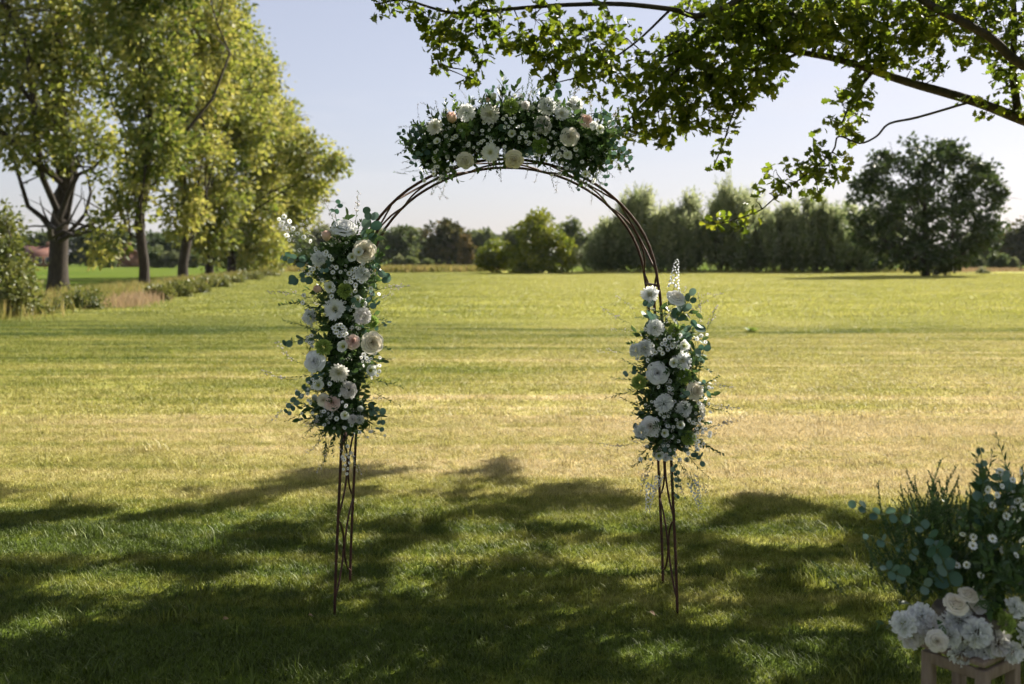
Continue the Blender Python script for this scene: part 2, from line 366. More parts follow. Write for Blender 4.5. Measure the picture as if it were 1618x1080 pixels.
def scatter_gn(name, P, rot, scl, protos, label):
    pc = bpy.data.collections.new(name + '_kinds')
    for q in protos: pc.objects.link(q)
    me = bpy.data.meshes.new(name); me.vertices.add(len(P)); me.vertices.foreach_set('co', np.asarray(P, np.float32).ravel())
    a = me.attributes.new('rot', 'FLOAT', 'POINT'); a.data.foreach_set('value', np.asarray(rot, np.float32))
    a = me.attributes.new('scl', 'FLOAT', 'POINT'); a.data.foreach_set('value', np.asarray(scl, np.float32))
    o = put(name, me)
    g = bpy.data.node_groups.new(name, 'GeometryNodeTree'); L = g.links.new
    g.interface.new_socket('Geometry', in_out='INPUT', socket_type='NodeSocketGeometry'); g.interface.new_socket('Geometry', in_out='OUTPUT', socket_type='NodeSocketGeometry')
    gi = g.nodes.new('NodeGroupInput'); go = g.nodes.new('NodeGroupOutput')
    ci = g.nodes.new('GeometryNodeCollectionInfo'); ci.inputs['Collection'].default_value = pc; ci.inputs['Separate Children'].default_value = True; ci.inputs['Reset Children'].default_value = True
    ip = g.nodes.new('GeometryNodeInstanceOnPoints'); ip.inputs['Pick Instance'].default_value = True
    ra = g.nodes.new('GeometryNodeInputNamedAttribute'); ra.data_type = 'FLOAT'; ra.inputs['Name'].default_value = 'rot'
    sa = g.nodes.new('GeometryNodeInputNamedAttribute'); sa.data_type = 'FLOAT'; sa.inputs['Name'].default_value = 'scl'
    cb = g.nodes.new('ShaderNodeCombineXYZ'); L(ra.outputs['Attribute'], cb.inputs['Z'])
    L(gi.outputs[0], ip.inputs['Points']); L(ci.outputs[0], ip.inputs['Instance']); L(cb.outputs[0], ip.inputs['Rotation']); L(sa.outputs['Attribute'], ip.inputs['Scale'])
    L(ip.outputs[0], go.inputs[0])
    md = o.modifiers.new('scatter', 'NODES'); md.node_group = g
    o['kind'] = 'stuff'; o['label'] = label
    return o

def lawn_points(y0, y1, spacing, margin=1.15):
    out = []
    y = y0
    while y < y1:
        half = (y * .53 * margin + .6)
        xs = np.arange(-half, half, spacing); xs = xs[xs > edge_x(y) + .2]
        out.append(np.stack([xs + rng.uniform(-.5, .5, len(xs)) * spacing, np.full(len(xs), y) + rng.uniform(-.5, .5, len(xs)) * spacing], 1)); y += spacing
    P = np.concatenate(out); return np.column_stack([P, gz(P[:, 0], P[:, 1])])
P = lawn_points(3.2, 11, .17)
scatter_gn('mown_grass', P, rng.uniform(0, 6.28, len(P)), rng.uniform(.8, 1.2, len(P)), [blade_patch('patch_near', .34, 420, .015, .045, .0022, 1.4) for _ in range(5)], 'short mown grass blades in front of and under the arch')
P = lawn_points(11, 30, .42)
scatter_gn('mid_grass', P, rng.uniform(0, 6.28, len(P)), rng.uniform(.8, 1.2, len(P)), [blade_patch('patch_mid', .8, 620, .02, .05, .0045, 1.4) for _ in range(4)], 'mown grass blades across the middle of the lawn')
P = lawn_points(30, 108, 1.3)
scatter_gn('far_grass', P, rng.uniform(0, 6.28, len(P)), rng.uniform(.8, 1.2, len(P)), [blade_patch('patch_far', 2.4, 700, .03, .09, .014, 1.2) for _ in range(4)], 'grass blades on the far part of the lawn')

n_t = 420; yy_ = 3.4 + 24 * rng.random(n_t) ** 1.5; xx_ = rng.uniform(-.6, .6, n_t) * yy_; ok = xx_ > edge_x(yy_) + .5; P = np.stack([xx_[ok], yy_[ok], gz(xx_[ok], yy_[ok])], 1)
scatter_gn('grass_tufts', P, rng.uniform(0, 6.28, len(P)), rng.uniform(.6, 1.5, len(P)), [blade_patch('tuft', .13, 60, .03, .085, .0032, 1.1) for _ in range(3)], 'longer stray tufts the mower left on the lawn')

# ------------------------------------------------------------------ trees
def crown_mesh(name, blobs, n_cl, n_leaf, rc, size, mat, tmpl=DIAMOND, shell=.55, droop=-.2, tint0=.5, tvar=.2, origin=(0, 0, 0), squash=.8):
    """leaf clumps through the volume of some ellipsoids; blobs = (x,y,z,rx,ry,rz)"""
    B = np.array(blobs, float); w = (B[:, 3] * B[:, 4] * B[:, 5]) ** (2 / 3); w /= w.sum()
    k = rng.choice(len(B), n_cl, p=w)
    d = rng.normal(size=(n_cl, 3)); d /= np.linalg.norm(d, axis=1)[:, None]
    r = shell + (1 - shell) * rng.random(n_cl) ** .7; r *= rng.uniform(.75, 1.06, n_cl); inn = rng.random(n_cl) < .25; r[inn] *= rng.random(inn.sum())
    C = B[k, :3] + d * r[:, None] * B[k, 3:6]
    ct = rng.normal(tint0, tvar, n_cl); crad = rc * rng.uniform(.5, 1.5, n_cl)
    nl = np.maximum(3, (n_leaf * rng.uniform(.4, 1.6, n_cl))).astype(int); idx = np.repeat(np.arange(n_cl), nl); m = len(idx)
    q = rng.normal(size=(m, 3)); q /= np.linalg.norm(q, axis=1)[:, None]; q *= (rng.random(m) ** .5)[:, None]; q[:, 2] *= squash
    P = C[idx] + q * crad[idx][:, None]
    ld = q + d[idx] * .4 + rng.normal(0, .5, (m, 3)) + np.array([0, 0, droop])
    V, fs, t = scatter(tmpl, P - np.array(origin), frames(ld), size * rng.uniform(.6, 1.3, m), np.clip(ct[idx] + rng.normal(0, .13, m), 0, 1))
    return fast_mesh(name, V, fs, mat, t), C

def limb_path(a, b, bend=.15, n=5):
    a = Vector(a); b = Vector(b); L = (b - a).length
    off = Vector((R.gauss(0, 1), R.gauss(0, 1), R.gauss(.4, .6))) * L * bend
    return [a.lerp(b, i / n) + off * math.sin(PI * i / n) + Vector((R.gauss(0, 1), R.gauss(0, 1), R.gauss(0, 1))) * L * .02 for i in range(n + 1)]

def trunk_mesh(name, base, top, r0, r1, limbs, mat, origin, flare=1.35, seg=10, wob=.02):
    bf = Buf(); base = Vector(base); top = Vector(top); n = 8; Lh = (top - base).length
    ts = [0, .03, .08, .2, .35, .5, .65, .82, 1]
    pts = [base.lerp(top, t) + Vector((R.gauss(0, wob), R.gauss(0, wob), 0)) * Lh * (0 if t < .1 else .5) for t in ts]
    rad = [r0 * flare, r0 * 1.12, r0, r0 * .96, r0 * .9, r0 * .8 + r1 * .1, r0 * .55 + r1 * .35, r0 * .25 + r1 * .6, r1]
    V, f = tube_geo([p - Vector(origin) for p in pts], rad, seg); bf.add(V, f)
    for (t, end, rr) in limbs:
        k = t * (len(pts) - 1); i = min(int(k), len(pts) - 2); a = pts[i].lerp(pts[i + 1], k - i)
        pp = limb_path(a, end, .12, 6)
        V, f = tube_geo([p - Vector(origin) for p in pp], [rr * (1 - .8 * q / 6) for q in range(7)], 6); bf.add(V, f)
        for s in range(3):     # twigs
            a2 = pp[R.randint(3, 5)]; L2 = (Vector(end) - a).length * R.uniform(.25, .45)
            e2 = a2 + (Vector((R.gauss(0, 1), R.gauss(0, 1), R.gauss(.4, .7))).normalized()) * L2
            V, f = tube_geo([p - Vector(origin) for p in limb_path(a2, e2, .1, 3)], [rr * .32 * (1 - .75 * q / 3) for q in range(4)], 5); bf.add(V, f)
    return bf.mesh(name, mat, smooth=True)

def tree(name, label, cat, base, Htop, blobs, leaf, r0, n_cl=260, n_leaf=22, rc=.8, size=.3, group=None, bark='bark', top=None, tmpl=DIAMOND, n_limbs=10, tint0=.5, tvar=.27, shell=.55, lean=(0, 0), trunk_to=.75):
    e = root(name, base, label, cat, group)
    me, C = crown_mesh('crown', blobs, n_cl, n_leaf, rc, size, M[leaf], tmpl, shell, tint0=tint0, tvar=tvar, origin=base)
    topv = Vector(base) + Vector((lean[0], lean[1], Htop * trunk_to))
    limbs = []
    for i in range(n_limbs):
        bb = blobs[i % len(blobs)]; c = Vector(bb[:3]) + Vector((R.uniform(-.6, .6) * bb[3], R.uniform(-.6, .6) * bb[4], R.uniform(-.2, .6) * bb[5]))
        hb = max(.32, min(.92, ((c.z - base[2]) * R.uniform(.35, .7)) / (Htop * trunk_to)))
        limbs.append((hb, c, r0 * R.uniform(.22, .42)))
    put('trunk', trunk_mesh('trunk', base, topv, r0, r0 * .18, limbs, M[bark], base), e)
    put('crown', me, e)
    return e
def pb(px, py, rx, ry, Y, ky=1.0):
    """ellipsoid that covers a disc of the photo at depth Y"""
    c = at(px, py, Y); return (c.x, c.y, c.z, rx * Y / F, rx * Y / F * ky, ry * Y / F)

# --- row of poplars along the ditch (nearest first)
rowg = 'poplars in a row along the ditch'
def bz(px, Y): return (at(px, 0, Y).x, Y, -.12)
tree('poplar_tree', 'stout forked poplar with thick dark trunk beside the bramble', 'tree', bz(92, 55), 25,
     [pb(60, 120, 130, 95, 54), pb(10, 20, 120, 100, 55), pb(150, 40, 110, 100, 55), pb(30, 220, 75, 55, 53), pb(120, 215, 60, 50, 53), pb(165, 370, 42, 40, 50, .7), pb(205, 330, 35, 30, 50, .7), pb(190, 260, 45, 40, 53), pb(40, -90, 150, 90, 55)],
     'poplar', .50, 900, 26, .80, .33, rowg, n_limbs=16, tint0=.42)
tree('poplar_tree', 'slim straight poplar trunk beside the dry reddish grass', 'tree', bz(228, 51), 24,
     [pb(240, 130, 75, 90, 51), pb(215, 20, 90, 90, 51), pb(250, 235, 50, 55, 50), pb(215, 290, 35, 35, 50), pb(270, -60, 90, 80, 51)],
     'poplar', .25, 560, 24, .72, .32, rowg, n_limbs=10, tint0=.42)
tree('poplar_tree', 'yellowing poplar just beyond the slim straight trunk', 'tree', bz(289, 70), 23,
     [pb(300, 120, 75, 90, 70), pb(300, 235, 60, 65, 69), pb(290, 330, 42, 50, 69), pb(320, 20, 80, 80, 70)],
     'poplar', .34, 580, 24, .85, .38, rowg, n_limbs=9, tint0=.62)
tree('poplar_tree', 'broad poplar with leaves hanging low in the middle of the row', 'tree', bz(331, 78), 23,
     [pb(350, 90, 65, 80, 78), pb(370, 200, 70, 70, 77), pb(345, 310, 55, 60, 77), pb(330, 370, 35, 40, 76)],
     'poplar', .32, 580, 24, .85, .40, rowg, n_limbs=9, tint0=.5)
tree('poplar_tree', 'leafy poplar whose branch reaches out farthest over the lawn', 'tree', bz(366, 92), 20,
     [pb(400, 150, 55, 75, 90), pb(425, 230, 60, 60, 89), pb(400, 320, 50, 55, 90), pb(485, 245, 38, 40, 86), pb(525, 258, 27, 18, 84, .8), pb(495, 295, 28, 26, 86, .8), pb(410, 385, 40, 38, 90)],
     'poplar', .40, 700, 24, 1.0, .40, rowg, n_limbs=11, tint0=.52)
tree('poplar_tree', 'farthest poplar of the row with foliage down to the grass', 'tree', bz(386, 101), 16,
     [pb(440, 200, 40, 55, 99), pb(445, 300, 45, 60, 98), pb(415, 390, 42, 40, 98), pb(470, 330, 30, 35, 97), pb(405, 100, 25, 60, 101), pb(375, 395, 38, 38, 101)],
     'poplar', .40, 600, 24, 1.1, .42, rowg, n_limbs=8, tint0=.56)

# --- shrubs along the ditch
def shrub(name, label, px, py_base, blobs, leaf='shrub', n_cl=150, n_leaf=20, rc=.3, size=.13, r0=.05, cat='shrub', group=None, tint0=.5, tmpl=DIAMOND, tvar=.2):
    Y = blobs[0][1]; base = (at(px, 0, Y).x, Y, -.1)
    e = root(name, base, label, cat, group)
    me, C = crown_mesh('foliage', blobs, n_cl, n_leaf, rc, size, M[leaf], tmpl, .35, tint0=tint0, tvar=tvar, origin=base)
    bf = Buf()
    for i in range(7):
        bb = blobs[i % len(blobs)]; end = Vector(bb[:3]) + Vector((R.uniform(-.5, .5) * bb[3], R.uniform(-.5, .5) * bb[4], R.uniform(0, .6) * bb[5]))
        st = Vector(base) + Vector((R.uniform(-.3, .3) * bb[3], R.uniform(-.3, .3) * bb[4], 0))
        V, f = tube_geo([p - Vector(base) for p in limb_path(st, end, .1, 4)], [r0 * (1 - .8 * q / 4) for q in range(5)], 5); bf.add(V, f)
    put('stems', bf.mesh('stems', M['bark'], True), e); put('foliage', me, e)
    return e
shrub('elder_shrub', 'tall pale-leaved shrub at the lawn border beside the stout poplar', 15, 505, [pb(12, 420, 45, 70, 29), pb(35, 470, 35, 35, 28.5), pb(-20, 380, 45, 60, 29.5), pb(0, 350, 30, 30, 29)], n_cl=230, size=.15, rc=.35, tint0=.52)
shrub('bramble_bush', 'low green bramble bush at the foot of the stout poplar', 125, 495, [pb(128, 472, 38, 22, 33), pb(95, 482, 20, 14, 32), pb(155, 480, 14, 14, 32)], n_cl=130, size=.10, rc=.22, tint0=.35)
for px, py, rx, ry, Y, lab in [(275, 456, 30, 12, 45, 'low weedy bush beside the slim poplar trunk'), (335, 445, 26, 11, 58, 'low weedy bush under the broad poplar'), (395, 437, 24, 9, 75, 'farthest low weedy bush at the row of poplars'), (305, 452, 26, 10, 50, 'low weedy bush before the yellowing poplar'), (365, 442, 24, 9, 66, 'low weedy bush before the leafy far poplars'), (425, 433, 20, 8, 88, 'low weedy bush where lawn border meets the flower column'), (250, 462, 22, 11, 41, 'low weedy bush right at the slim poplar foot'), (55, 495, 22, 12, 29.5, 'small green bush between tall shrub and bramble')]:
    shrub('ditch_bush', lab, px, py + ry, [pb(px, py, rx, ry, Y), pb(px + rx * .6, py + ry * .3, rx * .5, ry * .7, Y)], n_cl=90, size=.13, rc=.25, tint0=.55, group='weedy bushes along the ditch')

# --- tall dry grass on the ditch bank (uncountable)
def tuft_strip(name, path, n, hmin, hmax, mat, label, w=.012, spread=.8, tint0=.5):
    P = np.array(path, float); seg = rng.integers(0, len(P) - 1, n); t = rng.random(n)
    c = P[seg] * (1 - t)[:, None] + P[seg + 1] * t[:, None]; c[:, :2] += rng.normal(0, spread, (n, 2)) * np.array([1, .6])
    h = rng.uniform(hmin, hmax, n); d = rng.normal(0, .35, (n, 3)); d[:, 2] = 1
    TT = (np.array([[-.02, 0, 0], [.02, 0, 0], [.016, .55, .04], [-.016, .55, .04], [0, 1, .16]]) * np.array([w / .02, 1, 1]), [np.array([[0, 1, 2, 3]]), np.array([[3, 2, 4]])])
    cl = np.sin(c[:, 0] * 1.3) * np.sin(c[:, 1] * .7) * .2
    V, fs, tt = scatter(TT, c, frames(d), h, np.clip(rng.normal(tint0, .2, n) + cl, 0, 1))
    o = put(name, fast_mesh(name, V, fs, mat, tt)); o['kind'] = 'stuff'; o['label'] = label; return o
bank = [(float(edge_x(y)) - .7, y, -.12) for y in (26, 32, 40, 50, 62, 78, 95, 112)]
tuft_strip('bank_grass', bank, 16000, .3, .85, M['tallg'], 'tall rough grass on the ditch bank under the poplars', .03, .8)
red = [tuple(gnd(px, py)) for px, py in ((178, 490), (205, 482), (228, 474))]
tuft_strip('dry_grass', red, 1300, .2, .6, M['dry'], 'dry reddish grass by the slim poplar trunk', .022, .45, .75)
hed = [(at(px, 0, 108).x, 108, -.1) for px in (930, 1040, 1140, 1240, 1340, 1470)]
tuft_strip('hedge_grass', hed, 5000, .2, .7, M['tallg'], 'tall grass at the foot of the willow hedge', .05, .9, .4)
mid = [(at(px, 0, 117).x, 117, -.1) for px in (440, 600, 690, 770)]
tuft_strip('rough_grass', mid, 9000, .3, 1.1, M['tallg'], 'rough pale grass beyond the lawn seen through the arch', .06, 1.5, .6)
rgt = [(at(px, 0, 120).x, 120, -.1) for px in (1470, 1560, 1700)]
tuft_strip('stubble_grass', rgt, 7000, .25, .7, M['dry'], 'tan stubble strip beyond the big dark tree', .06, 3.0, .2)

# --- willow hedge
def willow(label, px, top, half, Y, tint0):
    base = (at(px, 0, Y).x, Y, -.1); e = root('willow_tree', base, label, 'tree', 'willows of the hedge across the lawn')
    ht = H + (HY - top) / F * Y; n = 620; w = half * Y / F
    nl = 8; lo = rng.uniform(-.85, .85, (nl, 2)) * w; lh = ht * rng.uniform(.62, 1.0, nl) * (1 - .25 * (np.abs(lo[:, 0]) / w) ** 2); lh[0] = ht; lo[0] *= .4
    li = rng.choice(nl, n, p=lh / lh.sum()); u = rng.random(n); z0 = lh[li] * (.02 + .84 * u ** .9); wid = w * .50 * np.clip(1.08 - (z0 / lh[li]) ** 1.3, .06, 1); ang = rng.uniform(0, 2 * PI, n); rr = np.sqrt(rng.random(n))
    B = np.stack([base[0] + lo[li, 0] + wid * rr * np.cos(ang), Y + lo[li, 1] * .7 + wid * .9 * rr * np.sin(ang), z0 + base[2]], 1)
    D = np.stack([np.cos(ang) * .28, np.sin(ang) * .28, np.ones(n)], 1) + rng.normal(0, .16, (n, 3)); Ls = np.minimum(rng.uniform(1.2, 3.2, n), (lh[li] - z0) * rng.uniform(.55, 1.45, n)).clip(.5)
    m = 20; t = np.tile(np.linspace(.0, 1, m), n) + rng.uniform(-.03, .03, n * m); I = np.repeat(np.arange(n), m)
    P = B[I] + D[I] * (t * Ls[I])[:, None] + rng.normal(0, .16, (n * m, 3)) * (1.1 - t)[:, None]
    ld = D[I] * .8 + rng.normal(0, .55, (n * m, 3))
    tint = np.clip(tint0 + .5 * (P[:, 2] / ht - .62) + rng.normal(0, .14, n * m) + rng.normal(0, .12, n)[I], 0, 1)  # paler towards the top: backlight painted into the leaf tint
    V, fs, tt = scatter(NARROW, P - np.array(base), frames(ld), rng.uniform(.45, .95, n * m) * (1.15 - .5 * t), tint)
    bf = Buf()
    for k in range(6):
        a = Vector((R.uniform(-.4, .4), R.uniform(-.3, .3), 0)); en = Vector((R.uniform(-.6, .6) * w, R.uniform(-.4, .4) * w, ht * R.uniform(.6, .85)))
        V2, f2 = tube_geo(limb_path(a, en, .05, 5), [.10 * (1 - .85 * q / 5) for q in range(6)], 5); bf.add(V2, f2)
    put('trunk', bf.mesh('trunk', M['bark'], True), e); put('crown', fast_mesh('crown', V, fs, M['willow'], tt), e)
ws = [(966, 350, 34, 112, 'low willow next to the pale shrub behind the arch'), (1012, 298, 36, 111, 'feathery willow seen just inside the arch leg'), (1056, 326, 34, 110, 'feathery willow seen just outside the arch leg'),
      (1098, 300, 34, 110, 'feathery willow above the white flower spike'), (1144, 284, 40, 109, 'tallest feathery willow of the hedge'), (1194, 308, 36, 110, 'willow behind the lowest drooping oak twig'),
      (1238, 318, 34, 109, 'willow below the hanging oak leaf cluster'), (1290, 308, 38, 108, 'third willow from the big dark tree'), (1335, 322, 36, 110, 'willow half covered by the big dark tree'), (1378, 335, 36, 112, 'willow wholly behind the big dark tree crown')]
for px, top, half, Y, lab in ws: willow(lab, px, top, half, Y, R.uniform(.42, .68))

# --- big dark tree
tree('maple_tree', 'big dark round tree at the end of the willow hedge', 'tree', bz(1463, 88), 11.5,
     [pb(1465, 260, 52, 38, 88), pb(1400, 290, 45, 42, 87), pb(1530, 300, 45, 42, 88), pb(1465, 340, 80, 55, 88), pb(1390, 360, 45, 45, 88), pb(1545, 365, 40, 42, 88), pb(1440, 400, 70, 28, 88), pb(1515, 395, 45, 25, 88), pb(1395, 250, 22, 18, 87), pb(1500, 240, 25, 22, 88), pb(1575, 305, 16, 14, 88), pb(1365, 300, 18, 20, 88)] + [pb(1465 + 118 * math.cos(a) * R.uniform(.88, 1.06), 325 + 98 * math.sin(a) * R.uniform(.85, 1.06), R.uniform(9, 16), R.uniform(9, 15), 88) for a in np.linspace(2.6, 6.9, 26)],
     'dark_tree', .34, 640, 30, .55, .42, n_limbs=16, trunk_to=.7, tvar=.15)
shrub('weeping_shrub', 'small dark weeping bush under the big dark tree', 1497, 437, [pb(1497, 418, 20, 14, 89), pb(1485, 426, 12, 8, 89)], 'dark_tree', 60, 20, .35, .25)

# --- yellow-green maple and its neighbours in the middle
tree('maple_tree', 'sunlit yellow-green maple framed by the arch', 'tree', bz(850, 110), 8,
     [pb(850, 375, 42, 32, 109), pb(850, 350, 24, 20, 109), pb(835, 405, 40, 22, 108), pb(885, 395, 26, 30, 108), pb(895, 413, 16, 12, 108), pb(825, 420, 34, 13, 107), pb(872, 421, 32, 11, 107), pb(800, 400, 22, 20, 109)],
     'maple', .2, 560, 24, .5, .36, n_limbs=8, tint0=.55, tvar=.25)
shrub('round_shrub', 'rounded olive shrub touching the yellow-green maple', 785, 430, [pb(785, 405, 30, 24, 111), pb(768, 412, 16, 16, 111)], 'maple', 260, 24, .5, .34, tint0=.35)
shrub('pale_shrub', 'pale willow scrub between the maple and the hedge', 925, 430, [pb(925, 405, 26, 20, 116), pb(945, 410, 20, 18, 116)], 'far_pale', 110, 22, .55, .30, tint0=.4)

# --- far trees
fg = 'trees far across the meadow'
def far(label, px, top, half, Y, leaf='far', bottom=418, tint0=.5, n_cl=150, sq=1.0, bare=.12):
    hpx = bottom - top; base = (at(px, 0, Y).x, Y, -.1); cy = top + hpx * .42
    bl = [pb(px, cy, half * .80, hpx * .42, Y), pb(px - half * .35, bottom - hpx * .25, half * .5, hpx * .28, Y), pb(px + half * .35, bottom - hpx * .25, half * .5, hpx * .28, Y)] + [pb(px + half * R.uniform(-.5, .5), cy + hpx * R.uniform(-.18, .3), half * R.uniform(.4, .6), hpx * R.uniform(.22, .32), Y) for _ in range(4)]
    return tree('distant_tree', label, 'tree', base, hpx * Y / F, bl, leaf, .25, int(n_cl * 1.6), 26, half * Y / F * .17, Y * .0040, fg, n_limbs=6, tint0=tint0, tvar=.2, shell=.4)
far('grey-green distant tree beside the arch flowers', 625, 352, 38, 200)
far('lower distant tree left of the grey-green one, behind eucalyptus leaves', 588, 364, 30, 215)
far('dark distant tree filling between grey-green and rusty trees', 662, 366, 28, 220)
far('distant treetop directly behind the slender orange tree', 742, 364, 30, 220)
far('pale distant tree behind the round olive shrub', 788, 372, 24, 225, 'far_pale')
far('distant tree between the maple top and the willow hedge', 962, 350, 28, 205)
far('rust-tinged broad distant tree seen through the arch', 706, 345, 44, 195, 'far_rust', tint0=.28, n_cl=230)
far('slender orange-brown distant tree beside the broad rusty one', 736, 372, 13, 185, 'far_rust', 422, .75, 60)
far('low dark distant tree right of the rusty broad tree', 768, 360, 30, 205)
far('distant tree just behind the round olive shrub', 812, 356, 26, 210)
far('distant tree peeking behind the maple top', 905, 345, 26, 200)
far('small distant tree between maple and willows', 938, 358, 20, 200, 'far')
far('pale distant tree behind the upper white rose', 520, 355, 48, 215, 'far_pale')
far('distant tree behind the daisies of the tall flower column', 460, 362, 40, 210)
far('distant olive wood edge tree at the photo border', 1612, 345, 40, 185, 'far_rust', tint0=.3)
far('distant olive tree beyond the clipped shrubs', 1570, 362, 32, 190, 'far')
far('distant dark tree behind the clipped shrubs', 1535, 370, 28, 195, 'far')
for px, top, half, lab in [(30, 366, 40, 'distant dark tree behind the tall pale shrub'), (75, 362, 30, 'distant dark tree above the red house'), (135, 366, 34, 'distant dark tree behind the stout poplar'), (185, 362, 34, 'distant dark tree above the brick house'), (255, 360, 40, 'distant dark tree behind the two slimmest trunks'), (320, 364, 40, 'distant dark tree behind the broad poplar'), (385, 366, 38, 'distant dark tree behind the farthest poplars'), (-20, 366, 40, 'distant dark tree beyond the frame edge shrub')]:
    far(lab, px, top, half, 205, 'far', tint0=.2)
far('dark low tree beside the tall flower column', 468, 392, 32, 122, 'dark_tree', 430, .5, 140)
sg = 'small round shrubs in the meadow'
for px, py, r, Y, leaf, lab in [(632, 415, 9, 150, 'far_pale', 'tiny round shrub next to the arch flowers'), (650, 416, 9, 150, 'far', 'tiny round shrub in front of the grey-green tree'), (676, 417, 7, 150, 'far', 'tiny round shrub before the rusty broad tree'),
                                (1578, 414, 15, 140, 'far', 'largest clipped round shrub near the photo border'), (1545, 414, 8, 140, 'far_pale', 'pale small round shrub beside the large clipped one'), (1532, 410, 15, 150, 'far', 'dark round shrub behind the weeping bush'), (1598, 416, 8, 140, 'far_pale', 'small round shrub at the fence post'),
                                (246, 408, 18, 170, 'far', 'round shrub between the slim poplar and the yellowing one'), (270, 410, 13, 170, 'far_pale', 'pale round shrub behind the yellowing poplar'), (170, 412, 14, 170, 'far', 'round shrub below the leafy poplar branch'), (305, 411, 13, 170, 'far', 'round shrub behind the broad poplar trunk')]:
    shrub('meadow_shrub', lab, px, py + r, [pb(px, py, r, r, Y)], leaf, 90, 26, r * Y / F * .28, Y * .0034, .06, group=sg)
shrub('blossom_shrub', 'small pale flowering bush at the lawn end beyond the dark tree', 1552, 437, [pb(1552, 429, 11, 6, 100)], 'far_pale', 40, 18, .25, .2, tint0=.9)

# --- two far houses behind the poplars
def house(label, px, Y, w, d, hw, hr, rz, wallm):
    c = (at(px, 0, Y).x, Y, -.14); e = root('brick_house', c, label, 'house', 'far brick houses behind the poplars'); e.rotation_euler = (0, 0, rz)
    b = Buf(); V, f = box_geo((0, 0, hw / 2), (w, d, hw)); b.add(V, f)
    b.add([[-w / 2, -d / 2, hw], [-w / 2, d / 2, hw], [-w / 2, 0, hw + hr], [w / 2, -d / 2, hw], [w / 2, d / 2, hw], [w / 2, 0, hw + hr]], [np.array([[0, 2, 1], [3, 4, 5]])])
    put('wall', b.mesh('wall', M[wallm]), e)
    b = Buf(); o_ = .35; t = .14
    for s in (-1, 1):
        lo = np.array([0, s * (d / 2 + o_), hw - o_ * hr / (d / 2)]); hi = np.array([0, 0, hw + hr]); up = np.array([0, 0, t])
        A = [np.array([sx * (w / 2 + o_), 0, 0]) for sx in (-1, 1)]
        V = [A[0] + lo, A[1] + lo, A[1] + hi, A[0] + hi]; V = V + [v + up for v in V]
        b.add(V, [np.array([[0, 1, 2, 3], [4, 5, 6, 7], [0, 1, 5, 4], [1, 2, 6, 5], [2, 3, 7, 6], [3, 0, 4, 7]])])
    rf = put('roof', b.mesh('roof', M['roof']), e)
    b = Buf(); V, f = box_geo((w * .3, 0, hw + hr + .3), (.7, .6, 1.3)); b.add(V, f); put('chimney', b.mesh('chimney', M[wallm]), rf)
    for k in range(3):
        x = -w / 2 + w * (k + .5) / 3; b = Buf(); V, f = box_geo((x, -d / 2 - .03, hw * .55), (1.1, .1, 1.3)); b.add(V, f); fr = put('window', b.mesh('window', M['white']), e)
        b = Buf(); V, f = box_geo((x, -d / 2 - .09, hw * .55), (.9, .04, 1.1)); b.add(V, f); put('pane', b.mesh('pane', M['glass']), fr)
house('small red house far behind the stout poplar', 62, 190, 5, 5, 2.2, 1.6, .4, 'brick')
house('orange-brown brick house far behind the slim poplar trunk', 204, 185, 3.5, 4.5, 2.2, 1.5, 1.9, 'brick')

# --- fence post
def post(px, Y, label):
    e = (at(px, 0, Y).x, Y, -.1); b = Buf(); V, f = tube_geo([(0, 0, 0), (0, 0, .9), (0.01, 0, 1.25), (0.01, 0, 1.3)], [.085, .08, .075, .04], 8); b.add(V, f)
    tag(put('fence_post', b.mesh('fence_post', M['post']), None, e), label, 'post')
post(1613, 118, 'weathered wooden post at the end of the tan stubble')

# ------------------------------------------------------------------ the overhead oak: limbs, leaves in view, crown above the frame that shades the lawn
oak_base = (8.4, 9.6, -.02)
oak = root('oak_tree', oak_base, 'overhanging oak with backlit leaves and long limb above the arch', 'tree')
OB = Vector(oak_base)
limbA = spline([(8.3, 9.5, 1.7), (6.4, 9.0, 2.35), at(1640, 198, 8.5), at(1540, 160, 8.4), at(1430, 128, 8.3), at(1330, 95, 8.1), at(1265, 82, 8.0), at(1190, 66, 7.9), at(1120, 60, 7.8), at(1050, 90, 7.7)], 4)
limbB = spline([(8.3, 9.5, 2.6), (6.6, 9.0, 3.25), at(1660, 118, 8.0), at(1560, 55, 7.8), at(1470, 8, 7.6), at(1380, -50, 7.5), at(1250, -40, 7.4), at(1120, 22, 7.3), at(1060, 14, 7.25), at(980, 6, 7.2), at(880, 8, 7.1), at(790, 15, 7.0), at(715, 20, 7.0), at(640, 0, 6.9), at(595, 6, 6.9)], 4)
limbE = spline([at(1608, 175, 8.45), at(1600, 110, 8.4), at(1603, 40, 8.4), at(1598, -40, 8.4)], 4)
limbD = spline([at(1525, 163, 8.35), at(1450, 185, 8.1), at(1405, 195, 8.0), at(1385, 215, 7.9), at(1358, 226, 7.85), at(1325, 215, 7.8), at(1315, 240, 7.7), at(1270, 278, 7.6), at(1225, 312, 7.5), at(1195, 335, 7.5), at(1140, 352, 7.4)], 4)
limbF = spline([at(1265, 82, 8.0), at(1210, 110, 7.8), at(1165, 165, 7.7), at(1145, 220, 7.6), at(1128, 262, 7.6)], 4)
limbG = spline([at(1060, 14, 7.25), at(1000, 70, 7.2), at(930, 115, 7.1), at(880, 130, 7.1)], 4)
limbH = spline([at(1120, 60, 7.8), at(1060, 120, 7.7), at(1010, 170, 7.6), at(965, 225, 7.5)], 4)
limbI = spline([at(715, 20, 7.0), at(695, 60, 7.0), at(697, 105, 7.0)], 4)
limbJ = spline([at(1380, 110, 8.2), at(1350, 150, 8.1), at(1330, 195, 8.0)], 4)
